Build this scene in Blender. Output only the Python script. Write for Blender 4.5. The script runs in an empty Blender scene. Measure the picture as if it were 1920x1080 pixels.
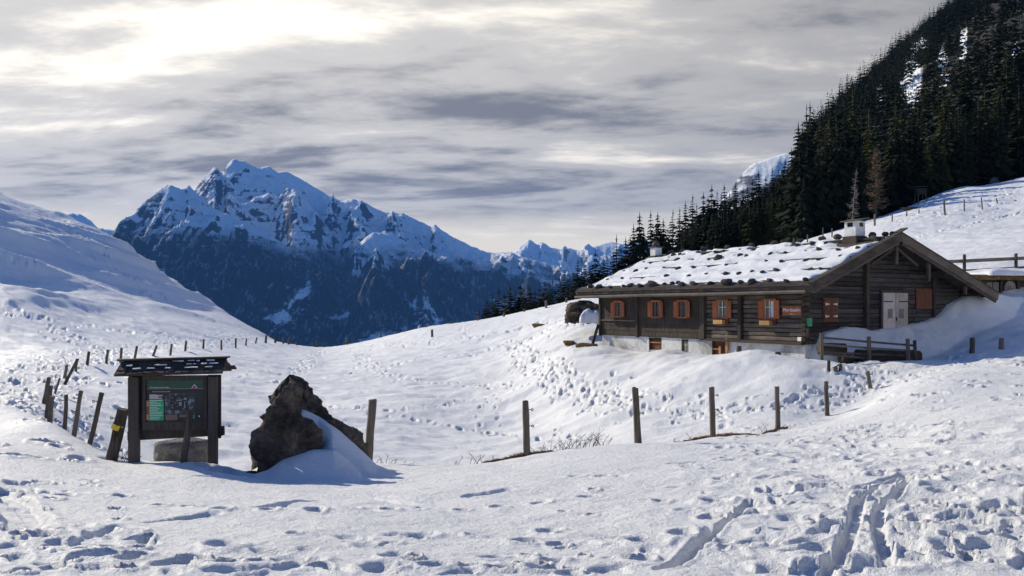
import bpy, bmesh, math, random
import numpy as np
from mathutils import Vector, Matrix, Quaternion

# ------------------------------------------------------------------ camera, world, sun, exposure
sc = bpy.context.scene
COL = sc.collection
FPX, CX, HY = 1600.0, 960.0, 579.0          # focal length, centre column, eye-level row for a 1920 wide frame
cam_d = bpy.data.cameras.new('camera'); cam = bpy.data.objects.new('camera', cam_d); COL.objects.link(cam)
cam.location = (0, 0, 0); cam.rotation_euler = (math.pi/2, 0, 0)
cam_d.sensor_width = 36.0; cam_d.lens = 36.0*FPX/1920.0
cam_d.shift_y = (HY-540.0)/1920.0
cam_d.clip_start = 0.1; cam_d.clip_end = 60000.0
sc.camera = cam

SUN_AZ, SUN_EL = -50.0, 28.5                # degrees from the view axis (left), elevation
sd = Vector((math.sin(math.radians(SUN_AZ))*math.cos(math.radians(SUN_EL)),
             math.cos(math.radians(SUN_AZ))*math.cos(math.radians(SUN_EL)), math.sin(math.radians(SUN_EL))))

world = bpy.data.worlds.new('World'); sc.world = world; world.use_nodes = True
nt = world.node_tree; nt.nodes.clear()
def N(tree, kind, **kw):
    n = tree.nodes.new(kind)
    for k, v in kw.items():
        if k.startswith('i_'):
            n.inputs[k[2:]].default_value = v
        elif k.startswith('n') and k[1:].isdigit():
            n.inputs[int(k[1:])].default_value = v
        else:
            setattr(n, k, v)
    return n
def build_world():
    L = nt.links.new
    out = N(nt, 'ShaderNodeOutputWorld'); bg = N(nt, 'ShaderNodeBackground')
    sky = N(nt, 'ShaderNodeTexSky'); sky.sky_type = 'NISHITA'; sky.sun_disc = False
    sky.sun_elevation = math.radians(SUN_EL); sky.sun_rotation = math.radians(SUN_AZ)
    sky.altitude = 1200; sky.air_density = 1.0; sky.dust_density = 0.2; sky.ozone_density = 5.0
    skym = N(nt, 'ShaderNodeVectorMath', operation='SCALE'); skym.inputs['Scale'].default_value = SKY_STRENGTH
    tint = N(nt, 'ShaderNodeVectorMath', operation='MULTIPLY'); tint.inputs[1].default_value = (0.74, 0.96, 1.28)   # deep winter blue
    L(sky.outputs['Color'], tint.inputs[0]); L(tint.outputs[0], skym.inputs[0])
    tc = N(nt, 'ShaderNodeTexCoord'); nrm = N(nt, 'ShaderNodeVectorMath', operation='NORMALIZE')
    L(tc.outputs['Generated'], nrm.inputs[0])
    sep = N(nt, 'ShaderNodeSeparateXYZ'); L(nrm.outputs[0], sep.inputs[0])
    zc = N(nt, 'ShaderNodeMath', operation='MAXIMUM', n1=0.0); L(sep.outputs['Z'], zc.inputs[0])
    den = N(nt, 'ShaderNodeMath', operation='ADD', n1=0.13); L(zc.outputs[0], den.inputs[0])
    px = N(nt, 'ShaderNodeMath', operation='DIVIDE'); L(sep.outputs['X'], px.inputs[0]); L(den.outputs[0], px.inputs[1])
    py = N(nt, 'ShaderNodeMath', operation='DIVIDE'); L(sep.outputs['Y'], py.inputs[0]); L(den.outputs[0], py.inputs[1])
    cmb = N(nt, 'ShaderNodeCombineXYZ'); L(px.outputs[0], cmb.inputs[0]); L(py.outputs[0], cmb.inputs[1])
    def layer(rot, scl, loc, scale, detail, rough, dist):
        m = N(nt, 'ShaderNodeMapping'); m.inputs['Rotation'].default_value = (0, 0, math.radians(rot))
        m.inputs['Scale'].default_value = scl; m.inputs['Location'].default_value = loc
        L(cmb.outputs[0], m.inputs[0])
        t = N(nt, 'ShaderNodeTexNoise'); t.inputs['Scale'].default_value = scale; t.inputs['Detail'].default_value = detail
        t.inputs['Roughness'].default_value = rough; t.inputs['Distortion'].default_value = dist
        L(m.outputs[0], t.inputs['Vector']); return t.outputs['Fac']
    a = layer(14, (0.42, 1.0, 1), (3.1, 7.3, 0), 0.95, 6, 0.55, 0.5)       # long bands
    b = layer(30, (0.75, 1.35, 1), (9.2, 1.7, 0), 1.9, 7, 0.6, 0.3)         # wisps
    c3 = layer(42, (1.4, 2.6, 1), (4.4, 2.9, 0), 3.2, 6, 0.65, 0.2)        # fine ripples
    mixa = N(nt, 'ShaderNodeMix', data_type='FLOAT'); mixa.inputs[0].default_value = 0.36; L(a, mixa.inputs[2]); L(b, mixa.inputs[3])
    mixn = N(nt, 'ShaderNodeMix', data_type='FLOAT'); mixn.inputs[0].default_value = 0.09; L(mixa.outputs[0], mixn.inputs[2]); L(c3, mixn.inputs[3])
    ramp = N(nt, 'ShaderNodeValToRGB'); cr = ramp.color_ramp; cr.interpolation = 'EASE'
    cr.elements[0].position = 0.395; cr.elements[0].color = (0.150, 0.147, 0.148, 1)
    cr.elements[1].position = 0.62; cr.elements[1].color = (0.90, 0.83, 0.70, 1)
    e = cr.elements.new(0.50); e.color = (0.425, 0.405, 0.375, 1)
    L(mixn.outputs[0], ramp.inputs[0])
    # clouds glow towards the (veiled) sun, as thin cloud does
    dot = N(nt, 'ShaderNodeVectorMath', operation='DOT_PRODUCT'); dot.inputs[1].default_value = sd
    L(nrm.outputs[0], dot.inputs[0])
    glow = N(nt, 'ShaderNodeMapRange', interpolation_type='SMOOTHSTEP')
    glow.inputs['From Min'].default_value = -0.1; glow.inputs['From Max'].default_value = 1.0
    glow.inputs['To Min'].default_value = 0.54; glow.inputs['To Max'].default_value = 1.75
    L(dot.outputs['Value'], glow.inputs['Value'])
    cl = N(nt, 'ShaderNodeVectorMath', operation='SCALE'); L(ramp.outputs['Color'], cl.inputs[0]); L(glow.outputs[0], cl.inputs['Scale'])
    # bright warm clear strip low on the horizon under the cloud deck
    low = N(nt, 'ShaderNodeMapRange', interpolation_type='SMOOTHSTEP')
    low.inputs['From Min'].default_value = 0.075; low.inputs['From Max'].default_value = 0.125
    low.inputs['To Min'].default_value = 1.0; low.inputs['To Max'].default_value = 0.0
    lown = N(nt, 'ShaderNodeMath', operation='MULTIPLY_ADD', n1=0.10, n2=-0.05); L(a, lown.inputs[0])
    lz = N(nt, 'ShaderNodeMath', operation='ADD'); L(sep.outputs['Z'], lz.inputs[0]); L(lown.outputs[0], lz.inputs[1])
    L(lz.outputs[0], low.inputs['Value'])
    warm = N(nt, 'ShaderNodeMix', data_type='RGBA'); warm.inputs[7].default_value = (0.95, 0.87, 0.70, 1)
    L(low.outputs[0], warm.inputs[0]); L(cl.outputs[0], warm.inputs[6])
    # the deck thins out overhead and to the north (behind), leaving blue sky: the blue shadows show it
    cov = N(nt, 'ShaderNodeMapRange', interpolation_type='SMOOTHSTEP')
    cov.inputs['From Min'].default_value = 0.34; cov.inputs['From Max'].default_value = 0.46
    cov.inputs['To Min'].default_value = 1.0; cov.inputs['To Max'].default_value = 0.0
    L(zc.outputs[0], cov.inputs['Value'])
    covb = N(nt, 'ShaderNodeMapRange', interpolation_type='SMOOTHSTEP')
    covb.inputs['From Min'].default_value = 0.25; covb.inputs['From Max'].default_value = 0.75
    covb.inputs['To Min'].default_value = 0.0; covb.inputs['To Max'].default_value = 1.0
    L(sep.outputs['Y'], covb.inputs['Value'])
    cv = N(nt, 'ShaderNodeMath', operation='MULTIPLY'); L(cov.outputs[0], cv.inputs[0]); L(covb.outputs[0], cv.inputs[1])
    fin = N(nt, 'ShaderNodeMix', data_type='RGBA')
    L(cv.outputs[0], fin.inputs[0]); L(skym.outputs[0], fin.inputs[6]); L(warm.outputs[2], fin.inputs[7])
    L(fin.outputs[2], bg.inputs['Color']); bg.inputs['Strength'].default_value = 1.0
    L(bg.outputs[0], out.inputs[0])
SKY_STRENGTH = 0.095
build_world()
sun_d = bpy.data.lights.new('sun', 'SUN'); sun_d.energy = 5.0; sun_d.angle = math.radians(0.6); sun_d.color = (1.0, 0.915, 0.735)
sun = bpy.data.objects.new('sun', sun_d); COL.objects.link(sun); sun.rotation_euler = sd.to_track_quat('Z', 'Y').to_euler()
sc.view_settings.view_transform = 'Standard'; sc.view_settings.look = 'None'
sc.view_settings.exposure = 0.14; sc.view_settings.gamma = 1.0; sc.view_settings.use_curve_mapping = False
sc.cycles.use_denoising = True
sc.cycles.max_bounces = 6; sc.cycles.volume_bounces = 0

# ------------------------------------------------------------------ helpers
rnd = random.Random(11)
rng = np.random.default_rng(5)
def W(px, py, Y): return Vector(((px-CX)/FPX*Y, Y, (HY-py)/FPX*Y))

def tag(o, label=None, cat=None, group=None, kind=None):
    if label: o['label'] = label
    if cat: o['category'] = cat
    if group: o['group'] = group
    if kind: o['kind'] = kind
    return o
def empty(name, loc=(0, 0, 0), rz=0.0):
    o = bpy.data.objects.new(name, None); COL.objects.link(o); o.location = loc; o.rotation_euler = (0, 0, rz)
    o.empty_display_size = 0.2; return o
def link(name, me, parent=None, loc=None):
    o = bpy.data.objects.new(name, me); COL.objects.link(o)
    if parent is not None: o.parent = parent
    if loc is not None: o.location = loc
    return o

class MB:
    """collects pieces of one part; build() links them as one mesh object"""
    def __init__(s): s.v = []; s.f = []
    def add(s, vs, fs):
        b = len(s.v); s.v += [tuple(p) for p in vs]; s.f += [tuple(i+b for i in f) for f in fs]; return s
    def box(s, c, size, rot=None, jit=0.0, bev=0.0):
        c = Vector(c); hx, hy, hz = size[0]/2, size[1]/2, size[2]/2
        if bev > 0:
            b = min(bev, hx*.9, hy*.9, hz*.9); vs = []
            for sx in (-1, 1):
                for sy in (-1, 1):
                    for sz in (-1, 1):
                        vs += [(sx*hx, sy*(hy-b), sz*(hz-b)), (sx*(hx-b), sy*hy, sz*(hz-b)), (sx*(hx-b), sy*(hy-b), sz*hz)]
            bm = bmesh.new()
            for p in vs: bm.verts.new(p)
            r = bmesh.ops.convex_hull(bm, input=bm.verts[:])
            bmesh.ops.recalc_face_normals(bm, faces=bm.faces[:])
            bm.verts.index_update()
            V = [v.co.copy() for v in bm.verts]; F = [[v.index for v in f.verts] for f in bm.faces]; bm.free()
        else:
            V = [Vector((x, y, z)) for x in (-hx, hx) for y in (-hy, hy) for z in (-hz, hz)]
            F = [(0, 1, 3, 2), (4, 6, 7, 5), (0, 4, 5, 1), (2, 3, 7, 6), (0, 2, 6, 4), (1, 5, 7, 3)]
        if jit: V = [p+Vector((rnd.uniform(-jit, jit), rnd.uniform(-jit, jit), rnd.uniform(-jit, jit))) for p in V]
        if rot is not None: V = [rot @ p for p in V]
        return s.add([p+c for p in V], F)
    def tube(s, pts, radii, n=8, jit=0.0, cap=True, flat=1.0):
        pts = [Vector(p) for p in pts]; rings = []; vs = []; m = len(pts)
        for i, p in enumerate(pts):
            d = (pts[min(i+1, m-1)]-pts[max(i-1, 0)]).normalized()
            up = Vector((0, 0, 1)) if abs(d.z) < 0.9 else Vector((0, 1, 0))
            a = d.cross(up).normalized(); b = a.cross(d).normalized()
            for k in range(n):
                t = 2*math.pi*k/n; r = radii[i]*(1+rnd.uniform(-jit, jit))
                vs.append(p + a*math.cos(t)*r + b*math.sin(t)*r*flat)
        fs = []
        for i in range(m-1):
            for k in range(n):
                fs.append((i*n+k, i*n+(k+1) % n, (i+1)*n+(k+1) % n, (i+1)*n+k))
        if cap: fs += [tuple(range(n))[::-1], tuple((m-1)*n+k for k in range(n))]
        return s.add(vs, fs)
    def mesh(s, name, mat, smooth=False):
        me = bpy.data.meshes.new(name); me.from_pydata(s.v, [], s.f); me.validate(); me.update()
        bm = bmesh.new(); bm.from_mesh(me); bmesh.ops.recalc_face_normals(bm, faces=bm.faces[:]); bm.to_mesh(me); bm.free()
        if mat: me.materials.append(mat)
        if smooth: me.polygons.foreach_set('use_smooth', [True]*len(me.polygons))
        return me
    def build(s, name, mat, parent=None, smooth=False, loc=None):
        return link(name, s.mesh(name, mat, smooth), parent, loc)

def np_mesh(name, verts, quads, mat, smooth=True):
    me = bpy.data.meshes.new(name); nv = len(verts); nq = len(quads); k = quads.shape[1]
    me.vertices.add(nv); me.vertices.foreach_set('co', np.ascontiguousarray(verts, dtype=np.float32).ravel())
    me.loops.add(nq*k); me.loops.foreach_set('vertex_index', np.ascontiguousarray(quads, dtype=np.int32).ravel())
    me.polygons.add(nq); me.polygons.foreach_set('loop_start', np.arange(0, nq*k, k, dtype=np.int32))
    me.polygons.foreach_set('loop_total', np.full(nq, k, dtype=np.int32))
    me.polygons.foreach_set('use_smooth', np.full(nq, smooth))
    if mat: me.materials.append(mat)
    me.update(calc_edges=True); return me
def grid_quads(nr, nc):
    i = np.arange(nr*nc).reshape(nr, nc)
    return np.stack([i[:-1, :-1], i[:-1, 1:], i[1:, 1:], i[1:, :-1]], -1).reshape(-1, 4)

# numpy gradient noise
_perm = rng.permutation(512)
def _h(ix, iy, seed):
    return _perm[(_perm[(ix+seed*37) & 511] + iy) & 511]
def noise2(x, y, seed=0):
    x0 = np.floor(x).astype(np.int64); y0 = np.floor(y).astype(np.int64); fx = x-x0; fy = y-y0
    def g(ix, iy, dx, dy):
        a = _h(ix, iy, seed)*(2*math.pi/512.0); return np.cos(a)*dx + np.sin(a)*dy
    u = fx*fx*fx*(fx*(fx*6-15)+10); v = fy*fy*fy*(fy*(fy*6-15)+10)
    n00 = g(x0, y0, fx, fy); n10 = g(x0+1, y0, fx-1, fy); n01 = g(x0, y0+1, fx, fy-1); n11 = g(x0+1, y0+1, fx-1, fy-1)
    return (n00*(1-u)+n10*u)*(1-v) + (n01*(1-u)+n11*u)*v
def fbm(x, y, oct=4, seed=0, gain=0.5, lac=2.03):
    s = 0; a = 1.0
    for i in range(oct):
        s = s + a*noise2(x, y, seed+i*7); x = x*lac+13.1; y = y*lac+5.7; a *= gain
    return s
def ridged(x, y, oct=5, seed=0):
    s = 0; a = 1.0; w = 1.0
    for i in range(oct):
        n = 1-np.abs(noise2(x, y, seed+i*5))*2.0; n = n*n*w; s = s+a*n; w = np.clip(n*1.4, 0, 1); x = x*2.07+3.3; y = y*2.07+8.1; a *= 0.5
    return s
def sstep(a, b, x):
    t = np.clip((x-a)/(b-a), 0, 1); return t*t*(3-2*t)

# ------------------------------------------------------------------ materials
def mat_new(name):
    m = bpy.data.materials.new(name); m.use_nodes = True; t = m.node_tree
    return m, t, t.nodes['Principled BSDF'], t.links.new
def ramp_node(t, stops):
    r = N(t, 'ShaderNodeValToRGB'); cr = r.color_ramp
    while len(cr.elements) < len(stops): cr.elements.new(0.5)
    for e, (p, c) in zip(cr.elements, stops): e.position = p; e.color = (*c, 1)
    return r
def coords(t, L, scale=(1, 1, 1), kind='Object', rot=(0, 0, 0)):
    tc = N(t, 'ShaderNodeTexCoord'); m = N(t, 'ShaderNodeMapping'); m.inputs['Scale'].default_value = scale
    m.inputs['Rotation'].default_value = rot; L(tc.outputs[kind], m.inputs[0]); return m.outputs[0]
def wpos(t, L, scale=(1, 1, 1)):
    g = N(t, 'ShaderNodeNewGeometry'); m = N(t, 'ShaderNodeMapping'); m.inputs['Scale'].default_value = scale
    L(g.outputs['Position'], m.inputs[0]); return m.outputs[0]
def noise_node(t, L, vec, scale, detail=4, rough=0.55, dist=0.0):
    n = N(t, 'ShaderNodeTexNoise'); n.inputs['Scale'].default_value = scale; n.inputs['Detail'].default_value = detail
    n.inputs['Roughness'].default_value = rough; n.inputs['Distortion'].default_value = dist; L(vec, n.inputs['Vector']); return n.outputs['Fac']
def bump_to(t, L, b, hgt, strength, dist):
    n = N(t, 'ShaderNodeBump'); n.inputs['Strength'].default_value = strength; n.inputs['Distance'].default_value = dist
    L(hgt, n.inputs['Height']); L(n.outputs[0], b.inputs['Normal'])
def rand_shift(t, L, vec, amount=37.0):
    o = N(t, 'ShaderNodeObjectInfo'); s = N(t, 'ShaderNodeMath', operation='MULTIPLY', n1=amount); L(o.outputs['Random'], s.inputs[0])
    a = N(t, 'ShaderNodeVectorMath', operation='ADD'); L(vec, a.inputs[0]); L(s.outputs[0], a.inputs[1]); return a.outputs[0], o.outputs['Random']

def snow_mat(name, grain=1.0):
    m, t, b, L = mat_new(name)
    v = wpos(t, L)
    n1 = noise_node(t, L, v, 0.7, 4, 0.6); r = ramp_node(t, [(0.3, (0.77, 0.78, 0.79)), (0.7, (0.85, 0.85, 0.85))]); L(n1, r.inputs[0])
    L(r.outputs[0], b.inputs['Base Color']); b.inputs['Roughness'].default_value = 0.55
    b.inputs['Specular IOR Level'].default_value = 0.35
    n2 = noise_node(t, L, v, 14.0, 6, 0.68); n3 = noise_node(t, L, v, 90.0, 3, 0.6)
    ad = N(t, 'ShaderNodeMath', operation='MULTIPLY_ADD', n1=0.25); L(n3, ad.inputs[0]); L(n2, ad.inputs[2])
    bump_to(t, L, b, ad.outputs[0], 0.8*grain, 0.075)
    return m
SNOW = snow_mat('snow'); SNOW_SOFT = snow_mat('roof_snow', 0.7)

def wood_mat(name, dark, light, axis='x', grain=1.0, rough=0.85, spread=0.5):
    """weathered timber: grain runs along the given local axis, tone varies from piece to piece"""
    m, t, b, L = mat_new(name)
    sc_ = {'x': (0.9, 14, 14), 'y': (14, 0.9, 14), 'z': (14, 14, 0.9)}[axis]
    v, rv = rand_shift(t, L, coords(t, L, sc_))
    n1 = noise_node(t, L, v, 1.3, 8, 0.7, 0.4)
    v2, _ = rand_shift(t, L, coords(t, L, (1, 1, 1))); n2 = noise_node(t, L, v2, 1.1, 3, 0.6)
    mx = N(t, 'ShaderNodeMath', operation='MULTIPLY_ADD', n1=0.55, n2=-0.12); L(n2, mx.inputs[0])
    s = N(t, 'ShaderNodeMath', operation='MULTIPLY_ADD', n1=0.75); L(n1, s.inputs[0]); L(mx.outputs[0], s.inputs[2])
    rr = N(t, 'ShaderNodeMath', operation='MULTIPLY_ADD', n1=spread*0.5, n2=-spread*0.25); L(rv, rr.inputs[0])
    s2 = N(t, 'ShaderNodeMath', operation='ADD'); L(s.outputs[0], s2.inputs[0]); L(rr.outputs[0], s2.inputs[1])
    mid = tuple((a+c)/2*0.9 for a, c in zip(dark, light))
    r = ramp_node(t, [(0.28, dark), (0.5, mid), (0.78, light)]); L(s2.outputs[0], r.inputs[0])
    L(r.outputs[0], b.inputs['Base Color']); b.inputs['Roughness'].default_value = rough; b.inputs['Specular IOR Level'].default_value = 0.25
    bump_to(t, L, b, n1, 0.7*grain, 0.02)
    return m
LOGX = wood_mat('weathered_log_wall', (0.014, 0.010, 0.008), (0.21, 0.17, 0.135), 'y')
PLANK = wood_mat('weathered_gable_plank', (0.008, 0.006, 0.006), (0.09, 0.078, 0.073), 'x')
BEAM = wood_mat('dark_beam', (0.014, 0.010, 0.008), (0.085, 0.065, 0.05), 'z')
BARGE = wood_mat('bargeboard_wood', (0.028, 0.021, 0.016), (0.15, 0.118, 0.094), 'x')
SHINGLE = wood_mat('shingle_wood', (0.010, 0.008, 0.007), (0.085, 0.065, 0.05), 'z')
ROOFWOOD = wood_mat('roof_shingle_wood', (0.012, 0.009, 0.008), (0.10, 0.08, 0.065), 'x')
POST = wood_mat('fence_post_wood', (0.022, 0.016, 0.012), (0.20, 0.16, 0.125), 'z', 1.2)
RAIL = wood_mat('fence_rail_wood', (0.03, 0.024, 0.02), (0.22, 0.18, 0.15), 'x')
GREYDOOR = wood_mat('grey_door_wood', (0.28, 0.23, 0.20), (0.66, 0.58, 0.53), 'z')
OCHRE = wood_mat('ochre_wood', (0.30, 0.14, 0.05), (0.62, 0.36, 0.15), 'z', 0.5)
SHUTTER = wood_mat('orange_shutter', (0.20, 0.058, 0.022), (0.47, 0.145, 0.055), 'z', 0.9, 0.65, 0.6)
DKSHUTTER = wood_mat('brown_shutter', (0.07, 0.022, 0.012), (0.17, 0.055, 0.03), 'z', 0.5, 0.65, 0.3)
SIGNWOOD = wood_mat('sign_wood', (0.24, 0.07, 0.03), (0.42, 0.15, 0.07), 'y', 0.4)
BOARDWOOD = wood_mat('notice_board_wood', (0.014, 0.011, 0.010), (0.10, 0.082, 0.07), 'z', 0.8)

def plain(name, col, rough=0.7, metal=0.0, nscale=6.0, var=0.25, bump=0.2):
    m, t, b, L = mat_new(name)
    v, rv = rand_shift(t, L, coords(t, L)); n = noise_node(t, L, v, nscale, 5, 0.6)
    r = ramp_node(t, [(0.3, tuple(c*(1-var) for c in col)), (0.7, tuple(min(1, c*(1+var)) for c in col))]); L(n, r.inputs[0])
    L(r.outputs[0], b.inputs['Base Color']); b.inputs['Roughness'].default_value = rough; b.inputs['Metallic'].default_value = metal
    if bump: bump_to(t, L, b, n, bump, 0.02)
    return m
def rock_mat(name, c0, c1, c2, scale=1.6, moss=None):
    m, t, b, L = mat_new(name)
    v, rv = rand_shift(t, L, coords(t, L)); n1 = noise_node(t, L, v, scale, 9, 0.68, 0.4); n2 = noise_node(t, L, v, scale*6, 6, 0.7)
    r = ramp_node(t, [(0.33, c0), (0.5, c1), (0.72, c2)]); L(n1, r.inputs[0])
    mx = N(t, 'ShaderNodeMix', data_type='RGBA', blend_type='MULTIPLY'); mx.inputs[0].default_value = 0.8
    r2 = ramp_node(t, [(0.35, (0.35, 0.33, 0.31)), (0.62, (1, 1, 1))]); L(n2, r2.inputs[0])
    L(r.outputs[0], mx.inputs[6]); L(r2.outputs[0], mx.inputs[7]); L(mx.outputs[2], b.inputs['Base Color'])
    b.inputs['Roughness'].default_value = 0.92; b.inputs['Specular IOR Level'].default_value = 0.2
    s = N(t, 'ShaderNodeMath', operation='ADD'); L(n1, s.inputs[0]); L(n2, s.inputs[1]); bump_to(t, L, b, s.outputs[0], 1.0, 0.07)
    return m
ROCK = rock_mat('dark_boulder_rock', (0.03, 0.024, 0.019), (0.12, 0.095, 0.075), (0.30, 0.235, 0.17))
STONE = rock_mat('roof_stone_rock', (0.05, 0.045, 0.042), (0.13, 0.115, 0.105), (0.26, 0.23, 0.21), 5.0)
PALEROCK = rock_mat('pale_boulder_rock', (0.20, 0.18, 0.155), (0.33, 0.30, 0.26), (0.45, 0.42, 0.37), 2.0)
EARTH = rock_mat('bare_turf', (0.09, 0.05, 0.018), (0.25, 0.15, 0.055), (0.42, 0.28, 0.12), 5.0)
DRYGRASS = plain('dry_grass_blade', (0.26, 0.15, 0.055), 0.9, 0, 3, 0.45, 0)
TWIG = plain('dry_twig', (0.10, 0.065, 0.045), 0.9, 0, 3, 0.4, 0)
METAL = plain('dark_insulator', (0.02, 0.02, 0.022), 0.4, 0.3, 8, 0.2, 0)
HINGE = plain('white_hinge_paint', (0.72, 0.66, 0.52), 0.5, 0, 8, 0.15, 0)
IRON = plain('black_iron', (0.012, 0.012, 0.013), 0.5, 0.6, 8, 0.2, 0)
GREEN = plain('green_mailbox_paint', (0.01, 0.22, 0.10), 0.4, 0, 4, 0.15, 0)
WHITEP = plain('white_paint', (0.75, 0.75, 0.74), 0.6, 0, 4, 0.08, 0)
YELLOW = plain('yellow_paint', (0.80, 0.55, 0.02), 0.5, 0, 4, 0.1, 0)
CURTAIN = plain('white_curtain', (0.55, 0.55, 0.52), 0.9, 0, 9, 0.2, 0)
def wash_mat():
    m, t, b, L = mat_new('whitewashed_stone'); v = coords(t, L)
    n = noise_node(t, L, v, 0.9, 8, 0.7, 0.6); n2 = noise_node(t, L, v, 7, 5, 0.7)
    r = ramp_node(t, [(0.28, (0.16, 0.15, 0.14)), (0.42, (0.42, 0.41, 0.39)), (0.55, (0.66, 0.65, 0.63))]); L(n, r.inputs[0])
    L(r.outputs[0], b.inputs['Base Color']); b.inputs['Roughness'].default_value = 0.95
    s = N(t, 'ShaderNodeMath', operation='ADD'); L(n, s.inputs[0]); L(n2, s.inputs[1]); bump_to(t, L, b, s.outputs[0], 0.8, 0.05); return m
WASH = wash_mat()
CHIM = plain('chimney_whitewash', (0.66, 0.65, 0.62), 0.9, 0, 3.0, 0.2, 0.5)
def glass_mat():
    m, t, b, L = mat_new('dark_window_glass'); b.inputs['Base Color'].default_value = (0.012, 0.014, 0.017, 1)
    b.inputs['Roughness'].default_value = 0.06; b.inputs['Specular IOR Level'].default_value = 0.6; return m
GLASS = glass_mat()
def flat_mat(name, col, rough=0.5):
    m, t, b, L = mat_new(name); v = coords(t, L); n = noise_node(t, L, v, 9, 3)
    r = ramp_node(t, [(0.3, tuple(c*0.85 for c in col)), (0.7, col)]); L(n, r.inputs[0]); L(r.outputs[0], b.inputs['Base Color'])
    b.inputs['Roughness'].default_value = rough; return m
def foliage_mat(name, c0, c1):
    m, t, b, L = mat_new(name); v = wpos(t, L); n = noise_node(t, L, v, 0.9, 4, 0.6)
    o = N(t, 'ShaderNodeObjectInfo'); s = N(t, 'ShaderNodeMath', operation='MULTIPLY_ADD', n1=0.5, n2=-0.25); L(o.outputs['Random'], s.inputs[0])
    a = N(t, 'ShaderNodeMath', operation='ADD'); L(n, a.inputs[0]); L(s.outputs[0], a.inputs[1])
    r = ramp_node(t, [(0.25, c0), (0.8, c1)]); L(a.outputs[0], r.inputs[0]); L(r.outputs[0], b.inputs['Base Color'])
    b.inputs['Roughness'].default_value = 0.9; b.inputs['Specular IOR Level'].default_value = 0.1; return m
SPRUCE = foliage_mat('spruce_needles', (0.008, 0.012, 0.007), (0.032, 0.040, 0.018))
SPRUCE_OLIVE = foliage_mat('olive_spruce_needles', (0.020, 0.026, 0.010), (0.075, 0.075, 0.022))
LARCH = foliage_mat('bare_larch_twigs', (0.10, 0.066, 0.042), (0.26, 0.175, 0.11))
BARK = plain('spruce_bark', (0.065, 0.048, 0.038), 0.95, 0, 5, 0.4, 0.4)
DEADBARK = plain('dead_grey_bark', (0.20, 0.175, 0.15), 0.95, 0, 5, 0.3, 0.4)

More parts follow.
